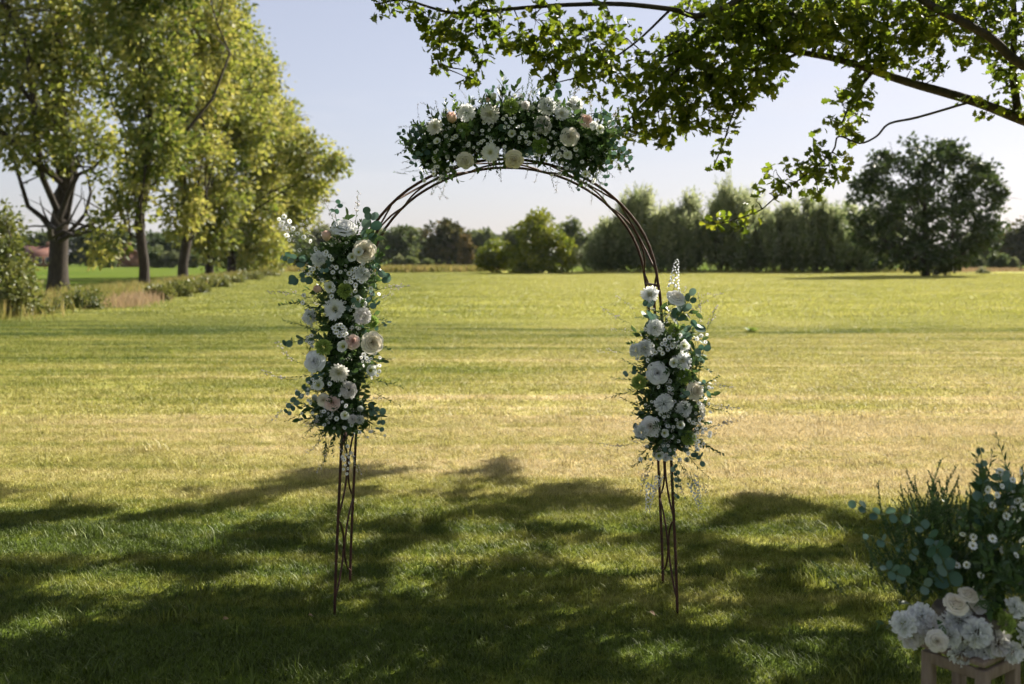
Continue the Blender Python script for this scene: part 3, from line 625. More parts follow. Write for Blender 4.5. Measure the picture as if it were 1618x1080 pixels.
limbs = [(limbA, .066, .009), (limbB, .046, .006), (limbE, .036, .02), (limbD, .011, .004), (limbF, .014, .004), (limbG, .010, .004), (limbH, .015, .005), (limbI, .010, .004), (limbJ, .02, .006)]
for pts, r0, r1 in limbs:
    n = len(pts); V, f = tube_geo([p - OB for p in pts], [r0 + (r1 - r0) * (i / (n - 1)) ** .8 for i in range(n)], 8)
    b = Buf(); b.add(V, f); put('branch', b.mesh('branch', M['bark_oak'], True), oak)
SK = [p for pts, _, _ in limbs for p in pts]
b = Buf(); V, f = tube_geo([Vector(p) - OB for p in [(8.4, 9.6, -.02), (8.4, 9.6, .3), (8.35, 9.55, 1.2), (8.3, 9.5, 2.6), (8.1, 9.5, 4.2), (8.0, 9.6, 6.0), (7.8, 9.7, 8.0)]], [.55, .42, .36, .33, .26, .18, .06], 14); b.add(V, f)
put('trunk', b.mesh('trunk', M['bark_oak'], True), oak)
# foliage masses in view: px, py, radius px, depth, density
FB = [(600, 8, 20, 6.9, .7), (635, 6, 22, 6.9, .7), (668, 12, 16, 6.9, .5), (700, 40, 26, 7.0, 1), (688, 66, 20, 7.0, 1), (700, 96, 18, 7.0, 1), (735, 28, 26, 7.0, .9), (770, 10, 26, 7.0, .9), (738, 62, 20, 7.0, .8), (790, 42, 26, 7.0, .9), (822, 58, 24, 7.0, 1), (765, 78, 20, 7.05, .7),
      (752, 112, 13, 7.0, .9), (740, 124, 7, 7.0, .8), (845, 30, 30, 7.1, .7), (855, 75, 26, 7.1, 1), (885, 50, 26, 7.1, .7), (905, 92, 26, 7.1, 1), (870, 100, 18, 7.1, .9), (930, 60, 30, 7.2, .9), (915, 125, 20, 7.15, .9), (955, 95, 30, 7.2, 1), (960, 40, 28, 7.2, .6), (990, 60, 30, 7.2, .6), (985, 130, 26, 7.3, .9), (945, 155, 16, 7.3, .7), (862, 128, 10, 7.1, .8),
      (1010, 100, 28, 7.3, .7), (1020, 145, 34, 7.5, 1.1), (1060, 120, 40, 7.6, 1.2), (1040, 175, 34, 7.6, 1.2), (1085, 160, 40, 7.7, 1.3), (1000, 185, 24, 7.5, 1), (975, 215, 20, 7.5, 1), (1010, 215, 18, 7.6, 1), (1045, 210, 22, 7.6, 1), (1090, 195, 22, 7.7, 1), (1120, 175, 30, 7.7, 1.2), (960, 235, 12, 7.5, .8), (1055, 228, 12, 7.6, .8), (985, 245, 10, 7.5, .7),
      (1080, 70, 40, 7.6, 1), (1120, 105, 46, 7.7, 1.4), (1100, 30, 44, 7.5, .9), (1160, 60, 46, 7.8, 1.3), (1150, 130, 36, 7.7, 1.3), (1190, 110, 40, 7.8, 1.3), (1200, 40, 46, 7.8, 1.3), (1180, 8, 46, 7.6, 1.3), (1250, 20, 46, 7.7, 1.4), (1290, 45, 36, 7.9, 1.3), (1240, 70, 30, 7.9, 1), (1215, 140, 20, 7.7, 1), (1225, 118, 22, 7.8, 1),
      (1185, 165, 16, 7.7, 1), (1160, 185, 18, 7.7, 1), (1148, 215, 16, 7.6, 1), (1140, 240, 14, 7.6, 1), (1128, 262, 9, 7.6, 1), (1175, 145, 18, 7.7, 1),
      (1310, 15, 44, 7.8, 1.3), (1370, 30, 46, 7.9, 1.3), (1430, 45, 42, 8.0, 1.1), (1350, 70, 32, 8.0, 1.1), (1400, 85, 30, 8.1, 1), (1440, 5, 40, 7.8, 1.1), (1500, 40, 40, 8.1, 1), (1560, 10, 40, 8.1, 1.1), (1540, 70, 30, 8.2, .9), (1590, 50, 36, 8.3, 1.2), (1610, 100, 34, 8.4, 1), (1470, 90, 26, 8.2, .7), (1500, 15, 30, 8, 1), (1570, 105, 22, 8.3, .8),
      (1380, 110, 22, 8.1, .9), (1350, 135, 24, 8.1, 1), (1330, 165, 22, 8.0, 1), (1355, 180, 18, 8.0, .9), (1335, 200, 18, 7.9, 1), (1305, 185, 12, 7.9, .8), (1370, 155, 16, 8.0, .9), (1345, 215, 10, 7.9, .9),
      (1300, 245, 20, 7.7, 1), (1322, 268, 16, 7.7, 1.1), (1285, 270, 20, 7.7, 1.1), (1300, 290, 14, 7.7, 1), (1262, 262, 15, 7.6, 1), (1250, 285, 12, 7.6, .8), (1225, 268, 11, 7.6, .8), (1292, 308, 7, 7.7, .8), (1330, 250, 9, 7.7, .8),
      (1215, 305, 12, 7.5, .9), (1195, 318, 11, 7.5, .8), (1180, 340, 10, 7.5, .7), (1150, 350, 8, 7.4, .7), (1170, 362, 6, 7.4, .7), (1130, 352, 6, 7.4, .8), (1235, 295, 8, 7.5, .8),
      (1545, 165, 12, 8.3, .9), (1560, 180, 10, 8.3, .8), (1605, 160, 24, 8.4, 1), (1590, 135, 18, 8.4, .8), (1530, 150, 10, 8.3, .8), (1615, 190, 14, 8.4, .9), (1440, 105, 14, 8.2, .7), (1490, 118, 10, 8.2, .6)]
leafP, leafD, leafT = [], [], []
tw = Buf()
def stem_to(p, q, r):
    V, f = tube_geo([v - OB for v in limb_path(p, q, .08, 3)], [r, r * .8, r * .6, r * .35], 4, False); tw.add(V, f)
for px, py, rp, Y, den in FB:
    c = at(px, py, Y); rad = rp * Y / F; near = min(SK, key=lambda s: (s - c).length_squared)
    if (near - c).length > .03: stem_to(near, c, .006)
    ncl = max(2, int((9.5 if py < 75 and px > 1050 else 5.8 if 980 < px < 1230 else 7.2) * den * (rp / 20) ** 2))
    for k in range(ncl):
        d = Vector((R.gauss(0, 1), R.gauss(0, 1), R.gauss(0, 1))).normalized(); p = c + Vector((d.x, d.y * 1.8, d.z)) * rad * 1.12 * R.random() ** .42
        if k % 2 == 0: stem_to(c, p, .0028)
        tdir = (p - c).normalized() if (p - c).length > 1e-4 else d
        ct = R.gauss(.42, .2)
        for q in range(R.randint(4, 7)):
            dd = tdir * .5 + Vector((R.gauss(0, .8), R.gauss(0, .8), R.gauss(-.15, .7)))
            leafP.append(p + Vector((R.gauss(0, .018), R.gauss(0, .03), R.gauss(0, .018)))); leafD.append(dd); leafT.append(ct + R.gauss(0, .12))
leafP = np.array([tuple(v) for v in leafP]); leafD = np.array([tuple(v) for v in leafD]); leafT = np.clip(np.array(leafT), 0, 1)
leafS = rng.uniform(.054, .098, len(leafP)); LF = frames(leafD, rng.normal(size=leafD.shape) + np.array([0, 0, .7]))
# the 300 leaves that show largest are parts of their own
pxs = CX + leafP[:, 0] / leafP[:, 1] * F; pys = HY - (leafP[:, 2] - H) / leafP[:, 1] * F
inside = (pxs > 5) & (pxs < 1610) & (pys > 5)
order = np.argsort(-(leafS / leafP[:, 1]) * inside * np.abs(LF[:, 1, 2]).clip(.25)); own = order[:300]; rest = np.setdiff1d(np.arange(len(leafP)), own)
LM = []
for k in range(6): LM.append(fast_mesh('leaf', OAK[0], OAK[1], M['oak'], np.full(len(OAK[0]), .15 + .13 * k)))
for k, i_ in enumerate(own):
    q = Matrix(LF[i_].tolist()).to_quaternion()
    put('leaf', LM[k % 6], oak, Vector(leafP[i_]) - OB, q, float(leafS[i_]))
V, fs, tt = scatter(OAK, leafP[rest] - np.array(oak_base), LF[rest], leafS[rest], leafT[rest])
o = put('foliage', fast_mesh('foliage', V, fs, M['oak'], tt), oak); o['kind'] = 'stuff'

# crown above the frame: leaf clumps spread so that the dapple on the lawn has the photo's patches and gaps
shade_edge = [(-400, 800), (-150, 775), (0, 768), (60, 775), (120, 790), (190, 800), (240, 790), (300, 768), (335, 775), (400, 768), (430, 760), (465, 742), (560, 738), (640, 742), (700, 752), (760, 735), (800, 724), (812, 760), (790, 790), (840, 772), (870, 765), (930, 762), (1000, 785), (1040, 800), (1060, 845), (1110, 845), (1150, 790), (1170, 778), (1230, 785), (1290, 800), (1345, 822), (1400, 815), (1500, 800), (1700, 790), (2100, 800)]
gaps = [(110, 852, 125, 26), (290, 866, 30, 14), (170, 925, 70, 15), (220, 792, 80, 10), (430, 888, 60, 9), (430, 922, 55, 10), (475, 800, 40, 22), (190, 1010, 46, 10), (400, 1045, 60, 12), (590, 1035, 55, 14), (625, 800, 60, 13), (640, 765, 40, 8), (700, 880, 68, 16), (690, 908, 40, 9), (760, 840, 44, 16), (840, 868, 34, 12),
        (610, 942, 44, 14), (720, 962, 52, 14), (775, 915, 30, 9), (950, 878, 70, 14), (1000, 902, 42, 13), (840, 975, 26, 8), (862, 1006, 34, 14), (980, 1022, 74, 13), (1020, 938, 24, 8), (1085, 962, 44, 18), (1135, 905, 34, 12), (1230, 1030, 54, 20), (1230, 850, 90, 12), (1330, 905, 40, 10), (930, 820, 60, 8), (540, 855, 40, 8), (330, 960, 50, 8), (60, 990, 40, 10), (1330, 985, 40, 12), (300, 835, 50, 8), (30, 800, 35, 9), (380, 815, 40, 7)]
ex = [p[0] for p in shade_edge]; ey = [p[1] for p in shade_edge]
kx, ky_ = SUN.x / SUN.z, SUN.y / SUN.z
gapm = [(gnd(a, b_).x, gnd(a, b_).y, c * gnd(a, b_).y / F + (.14 if b_ > 915 else .115), d * gnd(a, b_).y ** 2 / (H * F) + (.14 if b_ > 915 else .11)) for a, b_, c, d in gaps]
FBG = np.array([(at(a, b_, y).x - kx * at(a, b_, y).z, y - ky_ * at(a, b_, y).z, r_ * y / F) for a, b_, r_, y, _ in FB])
cp, cd, ct_ = [], [], []
cl_centres = []
nzg = [np.random.default_rng(50 + k).random((64, 64)) for k in range(3)]
def vnoise(x, y, sx, sy, k):        # smooth value noise, drawn out along the sun's bearing
    ca, sa = math.cos(SUN_AZ), math.sin(SUN_AZ); u = (x * sa + y * ca) / sx + 20; v = (x * ca - y * sa) / sy + 20
    i_, j_ = int(u), int(v); fu, fv = u - i_, v - j_; fu = fu * fu * (3 - 2 * fu); fv = fv * fv * (3 - 2 * fv); g_ = nzg[k]
    return (g_[i_ % 64, j_ % 64] * (1 - fu) + g_[(i_ + 1) % 64, j_ % 64] * fu) * (1 - fv) + (g_[i_ % 64, (j_ + 1) % 64] * (1 - fu) + g_[(i_ + 1) % 64, (j_ + 1) % 64] * fu) * fv
SN = np.array(tuple(SUN))
def clump(c, n, perp, along, t0):
    for q in range(n):
        d = np.array([R.gauss(0, 1), R.gauss(0, 1), R.gauss(0, 1)]); d -= SN * d.dot(SN); d /= np.linalg.norm(d) + 1e-9
        o_ = d * perp * math.sqrt(R.random()) + SN * R.uniform(-along, along)
        cp.append(Vector(c) + Vector(o_)); cd.append(Vector(d) * .7 + Vector((R.gauss(0, .5), R.gauss(0, .5), R.gauss(-.2, .5)))); ct_.append(t0 + R.gauss(0, .1))
tries = 0
while tries < 40000:
    tries += 1
    gy_ = R.uniform(1.2, 9.2); gx_ = R.uniform(-7.5, 5.0)
    py = HY + H * F / gy_; px = CX + gx_ / gy_ * F
    if gy_ > 3.9:
        if py < np.interp(px, ex, ey) + R.gauss(2, 3): continue
        if any(((gx_ - a) / c) ** 2 + ((gy_ - b_) / d) ** 2 < R.uniform(.85, 1.1) for a, b_, c, d in gapm): continue
        nv = .6 * vnoise(gx_, gy_, .62, .30, 0) + .4 * vnoise(gx_, gy_, .30, .17, 1)
        if nv < np.interp(gy_, [4.0, 5.0, 6.5, 8.5], [.32, .335, .375, .39]): continue
    elif R.random() < (.95 if -3.6 < gx_ < .1 and gy_ > 1.9 else .25): continue
    if R.random() < .96 and ((FBG[:, 0] - gx_) ** 2 + (FBG[:, 1] - gy_) ** 2 < (FBG[:, 2] * 1.2 + .03) ** 2).any(): continue      # the sun reaches the low boughs here
    # lowest height that keeps the clump above the picture
    h = 2.9
    for _ in range(60):
        Yc = gy_ + ky_ * h; Xc = gx_ + kx * h
        if HY - (h - H) / Yc * F < -75 or CX + Xc / Yc * F > 1720: break
        h += .12
    h += R.random() ** 1.5 * .9
    c = Vector((gx_ + kx * h, gy_ + ky_ * h, h)); cl_centres.append(c)
    clump(c, R.randint(7, 10), .045, .30, R.gauss(.4, .2))
for k in range(700):  # extra unseen clumps, added to dim the sky light on the bouquet
    c = Vector((R.uniform(2.2, 8), R.uniform(0, 4.2), R.uniform(3.6, 6.0)))
    if c.y > .3 and not (HY - (c.z - .3 - H) / c.y * F < -60 or CX + c.x / c.y * F > 1760): continue
    cl_centres.append(c); clump(c, R.randint(7, 11), .2, .2, R.gauss(.4, .2))
cp = np.array([tuple(v) for v in cp]); cd = np.array([tuple(v) for v in cd])
V, fs, tt = scatter(OVATE, cp - np.array(oak_base), frames(cd, rng.normal(size=cd.shape) + np.array([0, 0, .8])), rng.uniform(.055, .095, len(cp)), np.clip(np.array(ct_), 0, 1))
o = put('crown', fast_mesh('crown', V, fs, M['oak'], tt), oak); o['kind'] = 'stuff'
def in_view(p): return p.y > .3 and HY - (p.z - H) / p.y * F > -30 and CX + p.x / p.y * F < 1660
nb = 0
while nb < 16:
    e_ = cl_centres[R.randrange(len(cl_centres))]; a = Vector((8.2, 9.5, R.uniform(4, 6.5))); pp = limb_path(a, e_, .07, 9)
    if any(in_view(p) for p in pp): continue
    nb += 1; b = Buf(); V, f = tube_geo([p - OB for p in pp], [.06 * (1 - .85 * q / 9) for q in range(10)], 6); b.add(V, f); put('branch', b.mesh('branch', M['bark_oak'], True), oak)
put('twigs', tw.mesh('twigs', M['bark_oak']), oak)['kind'] = 'stuff'

# ------------------------------------------------------------------ the arch
arch = root('garden_arch', (-.03, 5.15, 0), 'rusty iron garden arch of two hoops standing on the lawn', 'arch')
AO = Vector((-.03, 5.15, 0)); YF, YB = 4.95, 5.42
def hoop(t, sy):
    """t 0..1 along the hoop from one foot to the other; sy 0 front, 1 back"""
    prof = [(-.853, 0), (-.845, .25), (-.82, .8), (-.79, 1.3), (-.765, 1.6)]
    a = [(-.755 * math.cos(u), 1.62 + .645 * math.sin(u)) for u in np.linspace(.06, PI / 2, 14)]
    half = prof + a; full = half + [(-x, z) for x, z in half[::-1][1:]]
    L = [0]
    for i in range(1, len(full)): L.append(L[-1] + math.dist(full[i], full[i - 1]))
    s = t * L[-1]; x = np.interp(s, L, [p[0] for p in full]); z = np.interp(s, L, [p[1] for p in full])
    return Vector((x, YF + (YB - YF) * sy - AO.y, z))
def rod(name, pts, r=.0075, seg=8):
    b = Buf(); V, f = tube_geo(pts, r, seg); b.add(V, f); return put(name, b.mesh(name, M['rust'], True), arch)
for sy in (0, 1):
    pts = [hoop(t, sy) for t in np.linspace(0, 1, 90)]; pts[0] = pts[0] + Vector((0, 0, -.06)); pts[-1] = pts[-1] + Vector((0, 0, -.06))
    rod('hoop', pts, .0072)
NP = 13
for k in range(NP):
    t0 = .012 + (k) * (1 - .024) / NP; t1 = .012 + (k + 1) * (1 - .024) / NP
    for side in (0, 1):
        P_ = []
        for u in np.linspace(0, 1, 13):
            w = math.sin(PI * u) ** .75 * .465; P_.append(hoop(t0 + (t1 - t0) * (.02 + .96 * u), w if side == 0 else 1 - w))
        rod('scroll', P_, .0050, 6)
for t in (.1585 + .0, .3005, .5, .6995, .8415):
    a, b_ = hoop(t, 0), hoop(t, 1); rod('rung', [a + (a - b_) * .02, a.lerp(b_, .5), b_ + (b_ - a) * .02], .007)
a, b_ = hoop(.155, 0), hoop(.18, 1); rod('brace', [a, a.lerp(b_, .33), a.lerp(b_, .66), b_], .011)

# ------------------------------------------------------------------ flowers
WHITE, CREAM, BLUSH, LIME, YEL = (.91, .91, .90), (.90, .84, .70), (.88, .66, .57), (.42, .53, .14), (.68, .66, .20)
def petal(bf, phi, hw, prof, tipround=.12, nu=5, col=WHITE, col2=None, ruffle=0.0):
    """prof: list of (r, z, widthfactor) from base to tip"""
    nv = len(prof); V = []; C = []
    for j, (r, z, wf) in enumerate(prof):
        v = j / (nv - 1)
        for i in range(nu):
            u = -1 + 2 * i / (nu - 1); a = phi + u * hw * wf
            zz = z - tipround * u * u * v * v + ruffle * R.uniform(-1, 1) * v; rr = r * (1 - .05 * u * u) + ruffle * R.uniform(-1, 1) * v
            V.append((rr * math.cos(a), rr * math.sin(a), zz)); k = v if col2 is not None else 0
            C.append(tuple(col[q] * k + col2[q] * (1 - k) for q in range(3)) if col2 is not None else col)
    f = [(j * nu + i, j * nu + i + 1, (j + 1) * nu + i + 1, (j + 1) * nu + i) for j in range(nv - 1) for i in range(nu - 1)]
    bf.add(V, [np.array(f)], col=np.array(C))
def sepals(bf, z=-.25):
    for k in range(5):
        a = k * 2 * PI / 5; d = np.array([math.cos(a), math.sin(a), 0]); s = np.array([-d[1], d[0], 0])
        bf.add([np.array([0, 0, z]) - s * .1, np.array([0, 0, z]) + s * .1, d * .55 + np.array([0, 0, z + .2]) + s * .08, d * .55 + np.array([0, 0, z + .2]) - s * .08], [np.array([[0, 1, 2, 3]])], col=(.10, .16, .04))
def rose(tone, inner, open_=1.0):
    bf = Buf()
    for L_, (n, ro, ho, hw) in enumerate([(3, .16, .62, 1.1), (4, .28, .66, .95), (5, .42, .64, .80), (5, .60, .55, .78), (6, .80, .40, .70), (6, 1.0, .20, .66)]):
        k = L_ / 5; ro *= (1 if L_ < 3 else open_)
        c = tuple(inner[q] * (1 - k) + tone[q] * k for q in range(3)); ph = R.uniform(0, 6)
        for i in range(n):
            lip = .10 + .06 * k; z0 = -.28
            petal(bf, ph + i * 2 * PI / n + R.gauss(0, .06), hw, [(ro * .30, z0, .5), (ro * .62, z0 + (ho - z0) * .40, .85), (ro * .84, z0 + (ho - z0) * .8, 1.0), (ro * .96, ho + R.gauss(0, .02), .95), (ro * (1 + lip), ho - .04 - .05 * k, .66)], .10 + .08 * k, 5, c, tuple(x * .92 for x in c))
    sepals(bf, -.3); return bf.mesh('rose', M['petal'], True, col=True)
def bud(tone, inner):
    bf = Buf()
    for L_, (n, ro) in enumerate([(3, .30), (4, .48), (5, .66)]):
        ph = R.uniform(0, 6)
        for i in range(n):
            petal(bf, ph + i * 2 * PI / n, 1.0 - .1 * L_, [(ro * .35, -.6, .6), (ro * .95, -.1, 1.0), (ro * 1.0, .45, 1.0), (ro * .72 + L_ * .05, 1.0 - .1 * L_, .7)], .16, 5, tone, inner)
    sepals(bf, -.62); return bf.mesh('rose_bud', M['petal'], True, col=True)
def mum(tone=WHITE, n0=19):
    bf = Buf()
    for n, L_, el, w in [(n0, 1.0, .10, .13), (n0 - 2, .92, .32, .125), (n0 - 5, .76, .58, .115), (11, .55, .85, .10), (8, .36, 1.1, .08), (6, .22, 1.3, .06)]:
        ph = R.uniform(0, 6)
        for i in range(n):
            a = ph + i * 2 * PI / n + R.gauss(0, .05); e = el + R.gauss(0, .08); LL = L_ * R.uniform(.9, 1.06)
            d = np.array([math.cos(a) * math.cos(e), math.sin(a) * math.cos(e), math.sin(e)]); s = np.array([-math.sin(a), math.cos(a), 0]); nn = np.cross(d, s) * -1
            if nn[2] < 0: nn = -nn
            pts = []; cc = []
            for v, wf, up in ((.08, .45, 0), (.5, 1.0, -.02), (.82, .95, .03), (1.0, .25, .12)):
                c0 = d * LL * v + nn * up * LL
                pts += [c0 - s * w * wf + nn * .035, c0 - nn * .01, c0 + s * w * wf + nn * .035]
                k = min(1, max(0, (v * LL - .12) / .3)); cc += [tuple(YEL[q] * (1 - k) + tone[q] * k for q in range(3))] * 3
            f = [(j * 3 + i2, j * 3 + i2 + 1, j * 3 + i2 + 4, j * 3 + i2 + 3) for j in range(3) for i2 in range(2)]
            bf.add(pts, [np.array(f)], col=np.array(cc))
    return bf.mesh('chrysanthemum', M['petal'], True, col=True)
def pom(tone, tone2, n=95, w=.17, name='carnation', ruff=.05, flat=.85):
    bf = Buf(); ga = PI * (3 - math.sqrt(5))
    for i in range(n):
        z = 1 - 1.35 * (i + .5) / n; r = math.sqrt(max(0, 1 - z * z)); a = i * ga
        d = np.array([r * math.cos(a), r * math.sin(a), z * flat]) ; d += np.array([R.gauss(0, .06), R.gauss(0, .06), R.gauss(0, .06)])
        s = np.cross(d, [0, 0, 1.0]) if abs(z) < .97 else np.array([1.0, 0, 0]); s /= np.linalg.norm(s) + 1e-9
        ca = R.uniform(-.9, .9); q2 = np.cross(d / np.linalg.norm(d), s); s = s * math.cos(ca) + q2 * math.sin(ca); nn = np.cross(d, s)
        L_ = R.uniform(.9, 1.08)
        pts = [d * .35 - s * w * .3, d * .35 + s * w * .3]
        top = [d * L_ + s * w * u + d * R.uniform(-ruff, ruff) + nn * R.uniform(-ruff, ruff) for u in (-1, -.4, .4, 1)]
        mid_ = [d * L_ * .78 - s * w * .8 + nn * .05, d * L_ * .78 + s * w * .8 + nn * .05]
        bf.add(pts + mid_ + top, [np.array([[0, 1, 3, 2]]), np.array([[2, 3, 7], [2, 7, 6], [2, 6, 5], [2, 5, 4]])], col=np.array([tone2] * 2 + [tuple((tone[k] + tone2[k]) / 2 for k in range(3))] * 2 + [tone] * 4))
    return bf.mesh(name, M['petal'], False, col=True)
def lisi():
    bf = Buf()
    for L_ in (0, 1):
        ph = R.uniform(0, 6)
        for i in range(5 if L_ == 0 else 4):
            petal(bf, ph + i * 2 * PI / (5 - L_), .72, [(.12, -.45, .5), (.42 - .1 * L_, -.1, .9), (.75 - .18 * L_, .22, 1.0), (1.0 - .25 * L_, .34 + .1 * L_, .75)], .10, 5, WHITE, (.60, .64, .34), .02)
    V, f = tube_geo([(0, 0, -.3), (0, 0, .0), (0, 0, .18), (0, 0, .24)], [.22, .24, .2, .08], 8); bf.add(V, f, col=(.40, .42, .08))
    return bf.mesh('lisianthus', M['petal'], True, col=True)
def daisy_into(bf, c, z, r):
    """small aster head at c facing z"""
    z = np.array(z, float); z /= np.linalg.norm(z); x = np.cross(z, [.3, .2, 1.0]); x /= np.linalg.norm(x); y = np.cross(z, x); c = np.array(c, float); n = 9
    for i in range(n):
        a = 2 * PI * i / n + R.uniform(-.1, .1); d = x * math.cos(a) + y * math.sin(a); s = -x * math.sin(a) + y * math.cos(a)
        bf.add([c + d * r * .25 - s * r * .12, c + d * r * .25 + s * r * .12, c + d * r * .8 + s * r * .27 + z * r * .18, c + d * r * 1.02 + z * r * .22, c + d * r * .8 - s * r * .27 + z * r * .18], [np.array([[0, 1, 2, 3, 4]])], col=WHITE)
    ring = [c + (x * math.cos(a) + y * math.sin(a)) * r * .34 + z * r * .10 for a in np.arange(6) * PI / 3]
    bf.add(ring + [c + z * r * .22], [np.array([[i, (i + 1) % 6, 6] for i in range(6)])], col=(.34, .33, .10))
FM = {'rose': [rose(WHITE, CREAM), rose(WHITE, WHITE, .95), rose((.78, .77, .74), CREAM, .9)],
      'cream': [rose(CREAM, (.88, .79, .60)), rose((.80, .76, .68), CREAM, .92)],
      'blush': [rose((.90, .72, .63), (.88, .60, .48), .95)], 'bud': [bud(BLUSH, (.70, .55, .40))], 'wbud': [bud(WHITE, (.55, .6, .35))],
      'mum': [mum(), mum((.80, .78, .72), 17)],
      'carn': [pom(WHITE, (.62, .64, .60)), pom((.78, .76, .74), (.66, .62, .58), 80, .2)],
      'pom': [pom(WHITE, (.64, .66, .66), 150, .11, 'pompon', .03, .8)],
      'green': [pom(LIME, (.20, .28, .06), 150, .10, 'green_chrysanthemum', .06, .8), pom((.30, .42, .10), (.16, .25, .05), 130, .12, 'green_chrysanthemum', .07, .75)],
      'lisi': [lisi(), lisi()]}
FNAME = {'rose': 'rose', 'cream': 'rose', 'blush': 'rose', 'bud': 'rose_bud', 'wbud': 'rose_bud', 'mum': 'chrysanthemum', 'carn': 'carnation', 'pom': 'pompon', 'green': 'green_chrysanthemum', 'lisi': 'lisianthus'}
FLAB = {'cream': 'cream rose', 'blush': 'blush pink rose', 'bud': 'blush pink rose bud'}
def zq(d, spin=0): return Vector(d).to_track_quat('Z', 'Y') @ Quaternion((0, 0, 1), spin)

# greenery pieces, each growing along +Z from the origin
def twig_mesh(length, n, lsize, mat, tmpl=NARROW, spread=.9, bend=.15, stemr=.0016, tint0=.45, buds=0):
    bf = Buf(); az = R.uniform(0, 6); pts = [(math.cos(az) * bend * length * (t * t), math.sin(az) * bend * length * (t * t), length * t) for t in np.linspace(0, 1, 7)]
    V, f = tube_geo(pts, np.linspace(stemr, stemr * .4, 7), 4); bf.add(V, f, tint=.4)
    for i in range(n):
        t = .12 + .88 * i / (n - 1); p = np.array([np.interp(t, np.linspace(0, 1, 7), [q[k] for q in pts]) for k in range(3)]); a = i * 2.4 + R.uniform(-.3, .3)
        d = np.array([[math.cos(a) * spread, math.sin(a) * spread, .75 + .5 * t]]) + rng.normal(0, .15, (1, 3))
        V, fs, tt = scatter(tmpl, p[None], frames(d, np.array([[0, 0, 1.0]]) + rng.normal(0, .4, (1, 3))), np.array([lsize * R.uniform(.7, 1.2) * (1.1 - .45 * t)]), np.array([tint0 + R.gauss(0, .15)])); bf.add(V, fs, tint=np.clip(tt, 0, 1))
    mats = [M[mat]]
    if buds:
        mats = [M[mat], M['petal']]
        for i in range(buds):
            t = R.uniform(.35, 1); p = np.array([np.interp(t, np.linspace(0, 1, 7), [q[k] for q in pts]) for k in range(3)]); d = rng.normal(size=3); d /= np.linalg.norm(d); e_ = p + d * R.uniform(.008, .02) * (1.2 - .5 * t)
            r = R.uniform(.0026, .0048); oc = np.array([[r, 0, 0], [-r, 0, 0], [0, r, 0], [0, -r, 0], [0, 0, r * 1.4], [0, 0, -r * 1.4]]) + e_
            bf.add(oc, [np.array([[0, 2, 4], [2, 1, 4], [1, 3, 4], [3, 0, 4], [2, 0, 5], [1, 2, 5], [3, 1, 5], [0, 3, 5]])], col=(.74, .70, .70), mi=1)
    return bf.mesh('twig', mats, tint=True, col=bool(buds))
RUS = [twig_mesh(.19, 22, .034, 'ruscus', NARROW, .95, .2) for _ in range(4)] + [twig_mesh(.16, 20, .034, 'ruscus', OVATE, .9, .25) for _ in range(3)]
WAX = [twig_mesh(.19, 20, .019, 'ruscus', NARROW, .9, .2 + .2 * k, .0012, .6, 18) for k in range(5)]
SAL = [twig_mesh(.13, 9, .058, 'ruscus', OVATE, 1.0, .2, .002, .35) for _ in range(3)]
LIMET = [twig_mesh(.10, 12, .04, 'lime', OVATE, 1.0, .1, .002, .45)]
SPIKE = []
for _ in range(2):      # white flower spike
    bf = Buf(); V, f = tube_geo([(0, 0, 0), (0.004, 0, .08), (0.0, .004, .2)], [.002, .0016, .0008], 4); bf.add(V, f, col=(.14, .2, .06))
    for i in range(46):
        t = .25 + .75 * i / 46; a = i * 2.4; r = .020 * (1.15 - t) + .003; d = np.array([math.cos(a), math.sin(a), .5]); c = np.array([math.cos(a) * r, math.sin(a) * r, .2 * t])
        daisy_s = .0085 * (1.25 - t * .8); x = np.cross(d, [0, 0, 1.0]); x /= np.linalg.norm(x); y = np.cross(d, x); y /= np.linalg.norm(y)
        bf.add([c, c + d * daisy_s + x * daisy_s, c + d * daisy_s * 1.2 + y * daisy_s, c + d * daisy_s - x * daisy_s, c + d * daisy_s * 1.2 - y * daisy_s], [np.array([[0, 1, 2], [0, 2, 3], [0, 3, 4], [0, 4, 1]])], col=(.72, .74, .76))
    SPIKE.append(bf.mesh('flower_spike', M['petal'], col=True))
EUL = [fast_mesh('leaf', ROUND[0], ROUND[1], M['euc'], np.full(len(ROUND[0]), t), smooth=True) for t in (.1, .35, .6, .85)]
def stem_mesh(pts, r0, r1, mat='stem'):
    b = Buf(); n = len(pts); V, f = tube_geo(pts, np.linspace(r0, r1, n), 5); b.add(V, f); return b.mesh('stem', M[mat], True)

